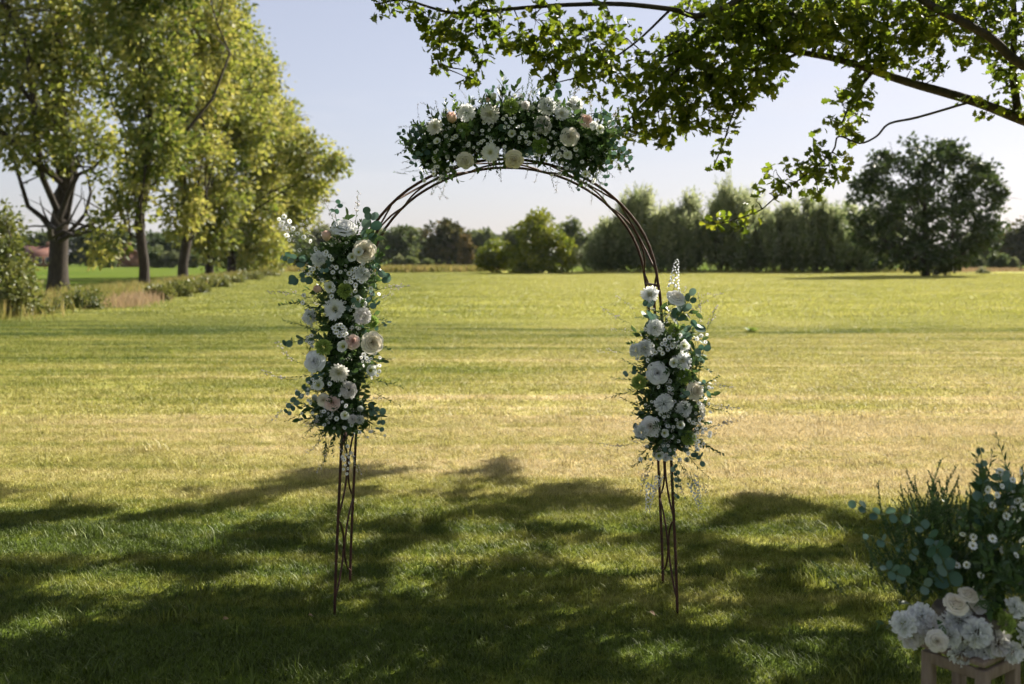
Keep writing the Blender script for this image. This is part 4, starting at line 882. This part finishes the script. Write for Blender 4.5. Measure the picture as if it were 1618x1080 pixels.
class Arr:
    """one flower arrangement; the pieces are its parts"""
    def __init__(s, name, loc, label, cat='flowers'):
        s.o = Vector(loc); s.e = root(name, loc, label, cat)
    def flower(s, px, py, dia, kind, Y, face=None, bulge=0):
        p = at(px, py, Y); r = dia * Y / F / 2 * .94
        ms = FM[kind]; f = Vector(face) if face else Vector((R.gauss(0, .22), -1, R.gauss(.18, .18)))
        o = put(FNAME[kind], ms[R.randrange(len(ms))], s.e, p - s.o, zq(f, R.uniform(0, 6)), r * R.uniform(.97, 1.05))
        if kind in FLAB: o['label'] = FLAB[kind]
        return o
    def piece(s, name, me, p, d, scale=1.0):
        return put(name, me, s.e, Vector(p) - s.o, zq(d, R.uniform(0, 6)), scale)
    def euc(s, pts, n, size, droop=0.0, lab=None):
        """eucalyptus sprig: stem along world points, round leaves in pairs as sub-parts"""
        P_ = spline(pts, 5); b0 = P_[0]
        st = put('eucalyptus_sprig', stem_mesh([p - b0 for p in P_], .0022, .0010), s.e, b0 - s.o)
        for i in range(n):
            t = .15 + .85 * (i // 2) / max(1, (n - 1) // 2); k = t * (len(P_) - 1); j = min(int(k), len(P_) - 2); p = P_[j].lerp(P_[j + 1], k - j); tg = (P_[j + 1] - P_[j]).normalized()
            sd = tg.cross(Vector((R.gauss(0, .4), -1, R.gauss(0, .4)))).normalized() * (1 if i % 2 else -1)
            d = sd * .9 + tg * .45 + Vector((R.gauss(0, .2), R.gauss(0, .2) - .1, R.gauss(0, .2)))
            nrm = Vector((R.gauss(0, .5), -1, R.gauss(.5, .5)))
            fr = frames(np.array([tuple(d)]), np.array([tuple(nrm)]))[0]
            put('leaf', EUL[R.randrange(4)], st, p - b0, Matrix(fr.tolist()).to_quaternion(), size * .80 * R.uniform(.7, 1.15) * (1.1 - .35 * t))
        return st
    def spray(s, base, heads, r=.011, Y=None):
        """aster spray: thin stems to small heads; one part"""
        bf = Buf(); b0 = Vector(base)
        for h in heads:
            h = Vector(h); path = limb_path(Vector((0, 0, 0)), h - b0, .08, 3)
            V, f = tube_geo(path, [.0011, .0010, .0009, .0008], 4, False); bf.add(V, f, col=(.10, .15, .05))
            daisy_into(bf, h - b0, (R.gauss(0, .4), -1, R.gauss(.25, .4)), r * R.uniform(.75, 1.2))
        return put('aster_spray', bf.mesh('aster_spray', M['petal'], col=True), s.e, b0 - s.o)
    def filler(s, axis, n, half):
        for k in range(n):
            t = (k + R.random()) / n; q = t * (len(axis) - 1); j = min(int(q), len(axis) - 2); c = axis[j].lerp(axis[j + 1], q - j); tg = (axis[j + 1] - axis[j]).normalized(); side = tg.cross(Vector((0, -1, 0)))
            u = R.uniform(-1, 1) * half; b0 = c + side * u * .6
            m0 = c + side * u + Vector((0, -.12, 0))
            s.spray(b0, [m0 + side * R.gauss(0, .028) + tg * R.gauss(0, .028) + Vector((0, R.uniform(-.03, .02), 0)) for _ in range(R.randint(4, 8))], .0095)
    def core(s, axis, r):  # added dark backing: closes see-through gaps and darkens them like shade
        P_ = spline(axis, 6); n = len(P_); V, f = tube_geo([p - s.o for p in P_], [r * (.55 + .45 * math.sin(PI * i / (n - 1)) ** .4) * R.uniform(.85, 1.15) for i in range(n)], 12); V = V + rng.normal(0, .010, V.shape)
        b = Buf(); b.add(V, f); put('shade_core', b.mesh('shade_core', M['shade_fill'], True), s.e)
        nn = 900; k = rng.integers(0, len(V), nn); c = V[k]; ctr = np.array([tuple(p - s.o) for p in P_])[k // 12 % n]; d = c - ctr
        V2, fs, tt = scatter(OVATE, c + rng.normal(0, .02, (nn, 3)), frames(d + rng.normal(0, .04, (nn, 3))), rng.uniform(.025, .055, nn), np.clip(rng.normal(.35, .2, nn), 0, 1))
        put('small_leaves', fast_mesh('small_leaves', V2, fs, M['ruscus'], tt), s.e)['kind'] = 'stuff'
    def mass(s, axis, rx, n_r, n_s, n_w, yf=-.02):
        """greenery filling: twigs rooted on the arch rod, pointing outward"""
        for i in range(n_r + n_s + n_w):
            t = R.random(); k = t * (len(axis) - 1); j = min(int(k), len(axis) - 2); c = axis[j].lerp(axis[j + 1], k - j); tg = (axis[j + 1] - axis[j]).normalized()
            side = tg.cross(Vector((0, -1, 0))); a = R.uniform(-1.9, 1.9)
            d = Vector((0, -1, 0)) * math.cos(a) * .9 + side * math.sin(a) + tg * R.gauss(0, .45) + Vector((0, 0, .12))
            c = c + side * R.uniform(-.5, .5) * rx + Vector((0, R.uniform(-.07, .05) + yf, 0))
            if i < n_r: s.piece('ruscus_twig', RUS[R.randrange(7)], c, d, R.uniform(.55, .95))
            elif i < n_r + n_s: s.piece('leafy_twig', SAL[R.randrange(3)], c + Vector((0, .02, 0)), d, R.uniform(.75, 1.15))
            else: s.piece('waxflower_twig', WAX[R.randrange(5)], c, d, R.uniform(.5, .85))

YA = 4.80      # depth of the flower faces
# --- tall column on the leg by the poplars
A1 = Arr('flower_column', at(540, 690, 4.95), 'tall flower column with starry daisies flaring at its upper corner, on arch leg by the poplars')
ax1 = [at(556, 375, 4.93), at(550, 430, 4.93), at(546, 500, 4.93), at(543, 570, 4.93), at(542, 640, 4.93), at(542, 675, 4.93)]
A1.core(ax1, .085); A1.filler(ax1, 20, .17); A1.mass(ax1, .15, 150, 120, 34)
for px, py, d, k, *fc in [(544, 361, 40, 'rose', (.15, -.6, .8)), (532, 366, 26, 'wbud', (-.5, -.7, .4)), (516, 374, 24, 'bud', (-.1, -.5, .9)), (576, 397, 35, 'cream', (.3, -1, .1)), (567, 398, 17, 'lisi'), (556, 406, 15, 'lisi'), (504, 409, 24, 'carn'), (574, 434, 24, 'carn'),
                      (503, 457, 19, 'bud', (-.5, -.7, .3)), (521, 453, 18, 'lisi'), (545, 459, 27, 'green'), (565, 473, 16, 'lisi'), (529, 488, 40, 'mum', (0, -1, .15)), (573, 499, 30, 'carn'), (491, 501, 30, 'carn', (-.9, -.6, .1)), (589, 508, 20, 'green'),
                      (557, 540, 24, 'blush'), (542, 547, 20, 'lisi'), (511, 548, 27, 'green'), (588, 541, 34, 'cream', (.3, -1, .1)), (498, 571, 34, 'rose', (-.15, -1, .2)), (536, 588, 36, 'mum'), (503, 608, 20, 'lisi'), (551, 616, 30, 'carn'), (497, 627, 15, 'wbud'),
                      (525, 637, 25, 'blush', (.1, -.9, .5)), (511, 632, 20, 'cream'), (570, 645, 15, 'wbud'), (545, 656, 15, 'lisi'), (557, 662, 16, 'carn'), (569, 663, 15, 'carn'), (586, 585, 20, 'lisi', (.6, -.8, .1)), (494, 560, 14, 'lisi'), (556, 368, 18, 'wbud')]:
    A1.flower(px, py, d, k, YA - R.uniform(0, .05), fc[0] if fc else None)
A1.spray(at(500, 420, 4.88), [at(x, y, 4.84 + R.uniform(-.05, .05)) for x, y in ((449, 342), (446, 352), (450, 360), (453, 371), (457, 379), (463, 361), (470, 369), (480, 374), (491, 381), (473, 395), (493, 400), (458, 349), (441, 346))], .0135)
A1.spray(at(555, 460, 4.88), [at(x, y, 4.76) for x, y in ((552, 432), (557, 427), (563, 424), (570, 421), (574, 417), (553, 440), (560, 438), (566, 441), (571, 445), (555, 446), (562, 450), (577, 428))], .0125)
A1.spray(at(520, 440, 4.9), [at(x, y, 4.77) for x, y in ((514, 401), (521, 404), (524, 409), (531, 422), (526, 430), (515, 398), (492, 429), (488, 433), (495, 425), (527, 452), (526, 459), (524, 468))], .012)
A1.spray(at(540, 550, 4.88), [at(x, y, 4.75) for x, y in ((528, 518), (533, 514), (538, 513), (542, 517), (545, 521), (540, 525), (533, 524), (536, 530), (543, 529), (530, 524), (547, 527))], .0125)
A1.spray(at(490, 560, 4.9), [at(x, y, 4.8) for x, y in ((486, 533), (492, 530), (489, 541), (484, 538), (494, 540), (493, 547), (480, 466), (478, 478), (480, 502))], .011)
A1.spray(at(580, 480, 4.9), [at(x, y, 4.8) for x, y in ((562, 452), (561, 459), (586, 456), (587, 464), (599, 464), (563, 485), (582, 492), (592, 526), (583, 529), (575, 560), (578, 555), (580, 566), (592, 559))], .011)
A1.spray(at(545, 640, 4.9), [at(x, y, 4.76) for x, y in ((541, 635), (547, 641), (532, 661), (537, 624), (512, 650), (556, 671), (545, 676), (497, 604), (507, 598), (521, 606))], .011)
A1.spray(at(548, 690, 4.92), [at(x, y, 4.86) for x, y in ((547, 718), (544, 726), (551, 722), (546, 734), (550, 740), (548, 748), (543, 741), (552, 731), (554, 715), (541, 722), (549, 705))], .009)
for pts, n, sz in [([(565, 400), (580, 375), (586, 352), (584, 336)], 9, .078), ([(535, 365), (531, 345), (529, 330), (534, 322)], 6, .045), ([(505, 425), (480, 415), (460, 408), (446, 402)], 9, .05), ([(520, 440), (495, 438), (475, 438), (458, 442)], 9, .058), ([(575, 420), (595, 425), (606, 432), (612, 440)], 8, .062),
                   ([(505, 535), (485, 535), (465, 540), (452, 545)], 8, .050), ([(515, 590), (490, 605), (470, 628), (455, 650)], 14, .042), ([(560, 640), (585, 645), (602, 655), (600, 676)], 12, .050), ([(545, 490), (552, 495), (556, 485), (560, 478)], 6, .062), ([(525, 590), (518, 580), (512, 575), (508, 590)], 6, .050), ([(560, 520), (585, 518), (605, 512), (612, 508)], 8, .034), ([(545, 470), (535, 425), (520, 415), (512, 425)], 6, .05), ([(555, 440), (575, 460), (590, 470), (594, 480)], 6, .05)]:
    A1.euc([at(x, y, 4.90 - .05 * i) for i, (x, y) in enumerate(pts)], n, sz)
for x, y, d in [(520, 665, (-.5, -.1, -.9)), (530, 672, (-.2, -.2, -1)), (510, 655, (-.7, -.1, -.6)), (560, 668, (.3, -.2, -.9)), (500, 640, (-.8, -.2, -.5)), (575, 655, (.6, -.2, -.7)), (525, 690, (-.3, 0, -1)), (515, 690, (-.1, 0, -1)),
                (585, 600, (.9, -.1, -.1)), (585, 570, (.9, -.1, .1)), (590, 540, (.8, 0, -.3)), (500, 520, (-.9, -.1, .3)), (490, 480, (-.9, -.2, .2)), (585, 500, (.9, -.1, -.2)), (500, 590, (-.9, -.1, -.2)), (590, 620, (.8, -.1, -.4)), (520, 640, (-.4, -.2, -.8)), (545, 668, (0, -.3, -1))]:
    A1.piece('ruscus_twig', RUS[R.randrange(7)], at(x, y, 4.9), d, R.uniform(.6, .9))
for x, y, d in [(480, 395, (-.7, -.1, .7)), (500, 390, (-.5, -.1, .9)), (530, 360, (-.2, -.1, 1)), (560, 360, (.2, -.1, 1)), (590, 460, (.9, -.1, .3)), (590, 470, (.9, -.1, -.1)), (490, 470, (-.9, -.1, .3)), (480, 575, (-.9, -.1, .2)), (470, 600, (-1, -.1, 0)), (485, 620, (-.9, 0, -.5)), (540, 690, (0, -.1, -1)), (552, 695, (.05, -.1, -1)), (519, 695, (0, 0, -1))]:
    A1.piece('waxflower_twig', WAX[R.randrange(3)], at(x, y, 4.9), d, R.uniform(.7, 1.05))

# --- column on the other leg
A2 = Arr('flower_column', at(1058, 745, 4.95), 'shorter flower column trailing white spikes below, on arch leg by the willows')
ax2 = [at(1052, 480, 4.93), at(1054, 530, 4.93), at(1056, 590, 4.93), at(1058, 650, 4.93), at(1060, 705, 4.93)]
A2.core(ax2[1:], .08); A2.filler(ax2[1:], 17, .16); A2.mass([p for p in ax2[1:]], .14, 140, 105, 30)
A2.mass(ax2[:2], .10, 6, 2, 8)
for px, py, d, k, *fc in [(1027, 466, 33, 'mum', (-.2, -.85, .5)), (1068, 471, 30, 'rose', (.25, -.7, .7)), (1036, 517, 28, 'carn', (-.2, -.8, .6)), (1066, 522, 24, 'green', (.1, -.8, .6)), (1019, 550, 30, 'carn'), (1004, 553, 22, 'carn', (-.8, -.6, .2)), (1081, 546, 17, 'lisi'), (1078, 570, 33, 'mum', (.15, -1, .2)), (1065, 573, 17, 'lisi'),
                      (1039, 589, 36, 'rose', (-.05, -1, .15)), (1081, 594, 25, 'green'), (1010, 604, 24, 'green'), (1097, 617, 30, 'cream', (.5, -1, .1)), (1049, 637, 31, 'pom'), (1081, 646, 27, 'carn'), (1107, 648, 28, 'mum', (.95, -.5, .1)), (1028, 673, 30, 'rose', (-.1, -1, .15)), (1014, 682, 26, 'carn', (-.7, -.8, -.1)), (1050, 684, 15, 'lisi'), (1075, 671, 15, 'lisi'),
                      (1088, 692, 25, 'green'), (1041, 720, 15, 'lisi'), (1052, 722, 13, 'carn'), (1034, 718, 12, 'wbud'), (1085, 726, 13, 'wbud'), (1096, 690, 14, 'lisi', (.7, -.7, 0))]:
    A2.flower(px, py, d, k, YA - R.uniform(0, .05), fc[0] if fc else None)
A2.spray(at(1058, 585, 4.88), [at(x, y, 4.76) for x, y in ((1063, 527), (1058, 533), (1051, 537), (1046, 543), (1053, 545), (1060, 540), (1065, 538), (1070, 538), (1062, 547), (1055, 552), (1043, 551), (1035, 556), (1047, 558), (1068, 545), (1074, 530))], .013)
A2.spray(at(1040, 620, 4.88), [at(x, y, 4.77) for x, y in ((1023, 569), (1008, 566), (1040, 611), (1057, 613), (1020, 638), (1030, 634), (1056, 657), (1049, 658), (1044, 653), (1055, 673), (1037, 687), (1062, 690), (1069, 663), (1089, 664), (1095, 667), (1028, 688))], .011)
A2.spray(at(1085, 660, 4.9), [at(x, y, 4.79) for x, y in ((1110, 660), (1085, 705), (1102, 697), (1072, 697), (1066, 710), (1115, 540), (1117, 528), (1108, 530), (1101, 535))], .010)
A2.spray(at(1045, 720, 4.9), [at(x, y, 4.82) for x, y in ((1028, 726), (1046, 716), (1060, 724), (1066, 718), (1074, 726), (1022, 705), (1012, 725))], .011)
for pts, n, sz in [([(1035, 515), (1027, 505), (1021, 492), (1024, 478)], 6, .075), ([(1065, 510), (1077, 492), (1086, 478), (1097, 466)], 9, .062), ([(1070, 540), (1085, 525), (1096, 518), (1108, 514)], 7, .075), ([(1085, 580), (1098, 568), (1108, 560), (1112, 552)], 8, .060), ([(1060, 625), (1068, 621), (1075, 622), (1082, 624)], 4, .055), ([(1055, 690), (1055, 702), (1055, 712), (1057, 720)], 5, .072),
                   ([(1020, 600), (1010, 588), (1000, 585), (992, 590)], 6, .042), ([(1062, 730), (1068, 745), (1072, 760), (1070, 782)], 10, .036), ([(1025, 650), (1012, 668), (1006, 678), (1010, 690)], 6, .050), ([(1085, 595), (1100, 600), (1112, 606), (1116, 618)], 6, .045), ([(1070, 700), (1095, 712), (1105, 718), (1108, 728)], 7, .045)]:
    A2.euc([at(x, y, 4.90 - .05 * i) for i, (x, y) in enumerate(pts)], n, sz)
for x, y, d, m_ in [(1006, 600, (-.9, -.1, 0), 0), (1010, 615, (-.9, -.1, -.2), 0), (1012, 640, (-.8, -.1, .2), 0), (1100, 610, (.9, -.1, .2), 0), (1105, 640, (.8, -.1, -.2), 0), (1100, 690, (.6, -.1, -.6), 0), (1030, 700, (-.6, -.2, -.6), 0), (1070, 720, (.3, -.2, -.9), 0), (1085, 715, (.5, -.1, -.8), 0), (1020, 580, (-.9, -.1, .2), 0),
                    (1010, 530, (-.8, 0, .6), 1), (995, 510, (-.95, 0, .35), 1), (1005, 500, (-.25, 0, 1), 1), (1100, 520, (.4, 0, .9), 1), (1105, 500, (.2, 0, 1), 1), (1095, 500, (.1, 0, 1), 1), (1110, 530, (.6, 0, .8), 1), (1075, 500, (.1, -.1, 1), 1), (1050, 500, (0, -.1, 1), 1), (1110, 610, (.95, 0, .1), 1), (1112, 635, (.9, 0, -.3), 1), (1110, 680, (.7, 0, .3), 1),
                    (1035, 725, (-.35, 0, -.9), 1), (1025, 725, (-.3, 0, -1), 1), (1045, 735, (-.15, 0, -1), 1), (1080, 735, (.3, 0, -1), 1), (1090, 735, (.35, 0, -1), 1), (1070, 740, (.1, 0, -1), 1), (990, 560, (-.9, 0, .5), 1), (1000, 700, (-.8, 0, -.3), 1), (1028, 712, (-.6, 0, -.8), 0), (1060, 740, (.05, 0, -1), 0)]:
    A2.piece(('ruscus_twig', 'waxflower_twig')[m_], (RUS if m_ == 0 else WAX)[R.randrange(5)], at(x, y, 4.9), d, R.uniform(.6, .95))
for x, y, d, sc in [(1062, 470, (.12, -.05, 1), .95), (1032, 748, (-.16, -.05, -1), .95), (1090, 745, (.28, -.05, -1), .95), (1075, 500, (-.05, -.05, 1), .7), (1045, 740, (-.3, -.05, -1), .7)]:
    A2.piece('flower_spike', SPIKE[R.randrange(2)], at(x, y, 4.88), d, sc)

# --- garland over the top
A3 = Arr('flower_garland', at(812, 250, 4.95), 'broad garland of white blooms and greenery crowning the arch top')
ax3 = [at(668, 248, 4.95), at(710, 222, 4.93), at(760, 208, 4.92), at(812, 204, 4.92), at(862, 208, 4.92), at(910, 222, 4.93), at(955, 245, 4.95)]
A3.core(ax3, .095); A3.filler(ax3, 26, .16); A3.mass(ax3, .20, 210, 150, 46)
for px, py, d, k, *fc in [(688, 201, 32, 'mum', (-.3, -1, .2)), (714, 187, 24, 'bud', (-.1, -.7, .8)), (737, 178, 29, 'carn'), (733, 204, 24, 'green'), (774, 181, 38, 'mum', (0, -1, .1)), (780, 153, 16, 'wbud', (0, -.6, .8)), (771, 158, 11, 'bud'), (807, 168, 28, 'green'), (830, 166, 16, 'carn'), (865, 168, 28, 'carn'), (887, 180, 31, 'mum'), (909, 165, 26, 'carn', (.2, -.8, .5)),
                      (926, 191, 26, 'blush', (.3, -.9, .4)), (858, 197, 31, 'carn'), (900, 216, 33, 'cream', (.1, -1, 0)), (854, 230, 26, 'green'), (735, 253, 29, 'cream', (-.1, -.9, -.4)), (775, 241, 33, 'mum', (0, -1, -.2)), (812, 251, 30, 'cream', (0, -.9, -.4)), (897, 245, 16, 'lisi'), (925, 275, 13, 'lisi'), (809, 211, 14, 'lisi'), (691, 223, 14, 'lisi'), (948, 203, 14, 'lisi'), (938, 198, 14, 'carn'), (841, 170, 14, 'wbud'), (707, 248, 12, 'wbud')]:
    A3.flower(px, py, d, k, YA - R.uniform(0, .05), fc[0] if fc else None)
A3.spray(at(805, 215, 4.9), [at(x, y, 4.77) for x, y in ((795, 187), (800, 183), (806, 187), (799, 194), (809, 193), (813, 186), (804, 200), (819, 200), (825, 210), (831, 215), (821, 217), (797, 201), (826, 198))], .0115)
A3.spray(at(770, 235, 4.9), [at(x, y, 4.78) for x, y in ((770, 216), (776, 223), (764, 222), (771, 228), (705, 215), (715, 218), (720, 215), (710, 220), (760, 224), (786, 235))], .0115)
A3.spray(at(880, 235, 4.9), [at(x, y, 4.78) for x, y in ((836, 228), (870, 218), (878, 226), (880, 235), (876, 240), (884, 243), (867, 232), (889, 234), (845, 212), (849, 218), (910, 236))], .0115)
for pts, n, sz in [([(800, 235), (792, 222), (788, 210), (794, 204)], 6, .075), ([(870, 175), (878, 160), (882, 150), (884, 140)], 5, .055), ([(700, 230), (675, 235), (662, 245), (655, 258)], 10, .042), ([(690, 205), (665, 205), (648, 210), (632, 208)], 11, .036), ([(690, 240), (665, 225), (655, 215), (652, 200)], 9, .040), ([(815, 240), (825, 230), (835, 236), (842, 240)], 6, .060), ([(945, 215), (965, 222), (980, 235), (992, 250)], 11, .040), ([(940, 235), (955, 255), (960, 270), (955, 290)], 10, .040),
                   ([(890, 255), (905, 268), (915, 280), (912, 298)], 10, .034), ([(930, 245), (965, 245), (985, 252), (996, 268)], 10, .034), ([(760, 170), (768, 150), (776, 140), (800, 138)], 8, .034), ([(700, 255), (685, 268), (670, 275), (655, 280)], 8, .036), ([(930, 180), (950, 178), (965, 185), (975, 200)], 9, .038)]:
    A3.euc([at(x, y, 4.92 - .04 * i) for i, (x, y) in enumerate(pts)], n, sz)
A3.piece('lime_twig', LIMET[0], at(722, 178, 4.85), (-.1, -.5, .8), 1.0); A3.piece('lime_twig', LIMET[0], at(697, 262, 4.85), (-.2, -.5, .3), .8)
for x, y, d, m_ in [(800, 150, (0, -.1, 1), 0), (830, 155, (.1, -.1, 1), 0), (845, 155, (.2, -.1, 1), 0), (760, 165, (-.2, -.1, 1), 0), (700, 190, (-.6, -.1, .8), 1), (690, 180, (-.6, -.1, .9), 1), (670, 200, (-.8, 0, .5), 1), (665, 225, (-1, 0, .2), 1), (672, 245, (-.9, 0, -.4), 1), (660, 255, (-.8, 0, -.6), 1), (740, 165, (-.2, 0, 1), 1), (880, 160, (.2, 0, 1), 1), (905, 155, (.3, 0, 1), 1),
                    (950, 200, (.9, 0, .4), 0), (955, 215, (1, 0, .2), 0), (960, 230, (.9, 0, -.2), 0), (965, 245, (.8, 0, -.6), 1), (950, 255, (.5, 0, -.9), 0), (985, 245, (.4, 0, -1), 1), (695, 275, (-.1, 0, -1), 1), (705, 270, (.1, 0, -1), 1), (690, 272, (-.3, 0, -1), 1), (770, 262, (-.1, 0, -1), 1), (790, 262, (.1, 0, -1), 1), (835, 258, (0, 0, -1), 1), (850, 258, (.1, 0, -1), 1), (870, 262, (0, 0, -1), 0), (890, 262, (.2, 0, -1), 1), (910, 272, (.2, 0, -1), 1), (935, 285, (.1, 0, -1), 1), (755, 262, (-.2, 0, -1), 1), (645, 275, (-.9, 0, .1), 0), (665, 268, (-.9, 0, -.2), 0)]:
    A3.piece(('ruscus_twig', 'waxflower_twig')[m_], (RUS if m_ == 0 else WAX)[R.randrange(5)], at(x, y, 4.9), d, R.uniform(.35, .7))

# ------------------------------------------------------------------ flower stand in the near corner
ZT = .60
def table():
    c0 = Vector((1.40, 3.04, 0)); e = root('wooden_stool', c0, 'small pale wooden stool carrying the bouquet in the near corner', 'stool'); rz = math.radians(36); s = .215
    def bxp(name, c, sz):
        b = Buf(); V, f = box_geo((0, 0, 0), sz); b.add(V, f); me = b.mesh(name, M['wood']); o = put(name, me, e)
        o.location = (c[0] * math.cos(rz) - c[1] * math.sin(rz), c[0] * math.sin(rz) + c[1] * math.cos(rz), c[2]); o.rotation_euler = (0, 0, rz)
        md = o.modifiers.new('edge', 'BEVEL'); md.width = .004; md.segments = 2
    h = s / 2
    for sx in (-1, 1):
        for sy in (-1, 1): bxp('leg', (sx * (h - .022), sy * (h - .022), (ZT - .03) / 2), (.034, .034, ZT - .03))
    for k in (-1, 1):
        bxp('rail', (0, k * (h - .012), ZT - .045), (s - .07, .016, .034)); bxp('rail', (k * (h - .012), 0, ZT - .045), (.016, s - .07, .034))
        bxp('stretcher', (0, k * (h - .022), .17), (s - .09, .022, .03))
    for k in range(4): bxp('slat', (0, -h + s / 4 * (k + .5), ZT - .009), (s + .012, s / 4 - .008, .016))
    return c0
tc = table()
A4 = Arr('flower_bouquet', (tc.x, tc.y, ZT), 'low bouquet of white blooms, daisies and dark greenery on the wooden stool')
b = Buf(); V, f = tube_geo([(0, 0, 0), (0, 0, .03), (0, 0, .10), (0, 0, .11)], [.085, .10, .11, .10], 16); b.add(V, f); put('bowl', b.mesh('bowl', M['post'], True), A4.e)
YT = 2.92
for px, py, d, k, *fc in [(1428, 985, 50, 'carn', (-.7, -.7, .3)), (1455, 975, 55, 'pom', (-.3, -.8, .6)), (1470, 990, 56, 'carn', (-.2, -.9, .4)), (1440, 1005, 48, 'carn', (-.5, -.9, 0)), (1480, 1012, 44, 'cream', (-.2, -1, .2)), (1515, 980, 58, 'pom', (0, -.9, .5)), (1500, 1005, 44, 'carn'), (1510, 955, 46, 'cream', (0, -.7, .8)), (1545, 955, 40, 'carn', (.2, -.7, .8)), (1530, 940, 36, 'cream', (0, -.5, .9)),
                      (1545, 1000, 58, 'carn', (.1, -1, .3)), (1520, 1030, 52, 'pom', (0, -1, -.2)), (1575, 1015, 56, 'carn', (.3, -.9, 0)), (1590, 985, 40, 'green', (.4, -.8, .5)), (1570, 965, 40, 'green', (.2, -.6, .9)), (1600, 1030, 44, 'carn', (.5, -.9, -.1)), (1555, 1030, 42, 'carn'), (1605, 960, 40, 'carn', (.4, -.7, .6)), (1620, 1000, 46, 'carn', (.6, -.8, .3))]:
    A4.flower(px, py, d * .82, k, YT + R.uniform(-.03, .05), fc[0] if fc else None)
BOX = [twig_mesh(.20, 54, .017, 'ruscus', OVATE, .85, .12 + .05 * k, .002, .42) for k in range(4)]
for i in range(190):
    x = R.gauss(1478, 42); top = 760 + abs(x - 1482) * .55; y = R.uniform(top + 55, 950)
    d = Vector((R.gauss((x - 1480) / 200, .25), R.gauss(-.1, .35), R.gauss(1, .15)))
    A4.piece('boxwood_twig', BOX[i % 4], at(x, y, R.uniform(3.0, 3.3)), d, R.uniform(.55, .95))
for i in range(90):
    x = R.uniform(1520, 1680); y = R.uniform(800, 960); d = Vector((R.gauss(.1, .4), R.gauss(-.3, .3), R.gauss(.8, .3)))
    A4.piece('leafy_twig', (SAL + RUS)[R.randrange(10)], at(x, y, R.uniform(2.9, 3.15)), d, R.uniform(.8, 1.3))
for i in range(26):
    x = R.uniform(1400, 1640); y = R.uniform(900, 1000); A4.piece('leafy_twig', SAL[i % 3], at(x, y, R.uniform(3.02, 3.12)), Vector((R.gauss(0, .6), R.gauss(-.5, .3), R.gauss(.5, .4))), R.uniform(.7, 1.1))
ash = [(1556, 788), (1568, 798), (1521, 843), (1538, 848), (1512, 893), (1527, 892), (1582, 832), (1537, 862), (1568, 851), (1601, 840), (1609, 820), (1601, 804), (1597, 859), (1586, 868), (1605, 877), (1583, 768), (1600, 758), (1612, 745), (1590, 745), (1615, 772), (1575, 782), (1608, 790), (1617, 800), (1597, 778), (1550, 908), (1614, 852), (1580, 745), (1560, 773), (1622, 760), (1630, 790), (1640, 830), (1628, 735), (1590, 815), (1612, 905)]
for k in range(0, len(ash), 7): A4.spray(at(1580 + k, 930, 3.0), [at(x, y, 2.92 + R.uniform(-.06, .06)) for x, y in ash[k:k + 7]], .0115)
for pts, n, sz in [([(1505, 935), (1480, 870), (1440, 815), (1385, 812), (1352, 792)], 15, .038), ([(1562, 900), (1556, 820), (1553, 760), (1550, 712)], 12, .044), ([(1600, 880), (1590, 800), (1583, 765), (1578, 742)], 9, .055), ([(1500, 930), (1450, 880), (1410, 860), (1372, 845)], 9, .034), ([(1490, 940), (1440, 915), (1415, 905), (1400, 895)], 8, .045), ([(1505, 940), (1495, 900), (1485, 875), (1470, 850)], 10, .055)]:
    A4.euc([at(x, y, 3.0 - .03 * i) for i, (x, y) in enumerate(pts)], n, sz)

# ------------------------------------------------------------------ small things on the lawn
def weed(px, py, n, size, label):
    p = gnd(px, py); p.z = float(gz(p.x, p.y)); d = np.stack([np.cos(np.arange(n) * 2.4), np.sin(np.arange(n) * 2.4), rng.uniform(.25, .8, n)], 1)
    V, fs, tt = scatter(OVATE, np.zeros((n, 3)) + rng.normal(0, .05, (n, 3)) * np.array([1, 1, .1]) + np.array([0, 0, .03]), frames(d, np.tile([0, 0, 1.0], (n, 1)) + rng.normal(0, .3, (n, 3))), rng.uniform(.6, 1.2, n) * size, rng.uniform(.4, 1, n))
    tag(put('broadleaf_weed', fast_mesh('broadleaf_weed', V, fs, M['lime'], tt), None, p), label, 'weed')
weed(1187, 524, 24, .17, 'bright green leafy weed clump on the far lawn')
def flake(name, px, py, s, mat, label, cat, group=None, tilt=.4):
    p = gnd(px, py); p.z = float(gz(p.x, p.y)) + .03; b = Buf(); b.add(OVATE[0] * s * np.array([1.5, 1, 2.5]), OVATE[1])
    tag(put(name, b.mesh(name, M[mat]), None, p, Quaternion((R.uniform(-1, 1), R.uniform(-1, 1), .4), tilt) @ Quaternion((0, 0, 1), R.uniform(0, 6))), label, cat, group)
flake('white_petal', 1360, 549, .13, 'paper', 'small bright white scrap lying on the sunlit lawn', 'petal', tilt=1.0)
for px, py, lab in [(352, 988, 'pale curled fallen leaf in shade below the poplars side'), (487, 981, 'brown fallen leaf near the foot of the arch'), (1026, 975, 'pale fallen leaf beside the other arch foot'), (932, 700, 'dry fallen leaf on the sunlit straw before the garland')]:
    flake('fallen_leaf', px, py, .035, 'deadleaf', lab, 'leaf', 'fallen leaves on the lawn')

# ------------------------------------------------------------------ thin summer haze: one closed box of air round the place
hm, hnt, hout = new_mat('haze'); hv = hnt.nodes.new('ShaderNodeVolumePrincipled'); hnt.links.new(hv.outputs[0], hout.inputs['Volume'])
hv.inputs['Color'].default_value = (.92, .95, 1, 1); hv.inputs['Density'].default_value = .00007; hv.inputs['Anisotropy'].default_value = 0
b = Buf(); V, f = box_geo((0, 1200, 16.4), (3100, 3100, 35.4)); b.add(V, f)
o = put('haze', b.mesh('haze', hm)); o['kind'] = 'stuff'; o['label'] = 'thin pale summer haze over the fields'
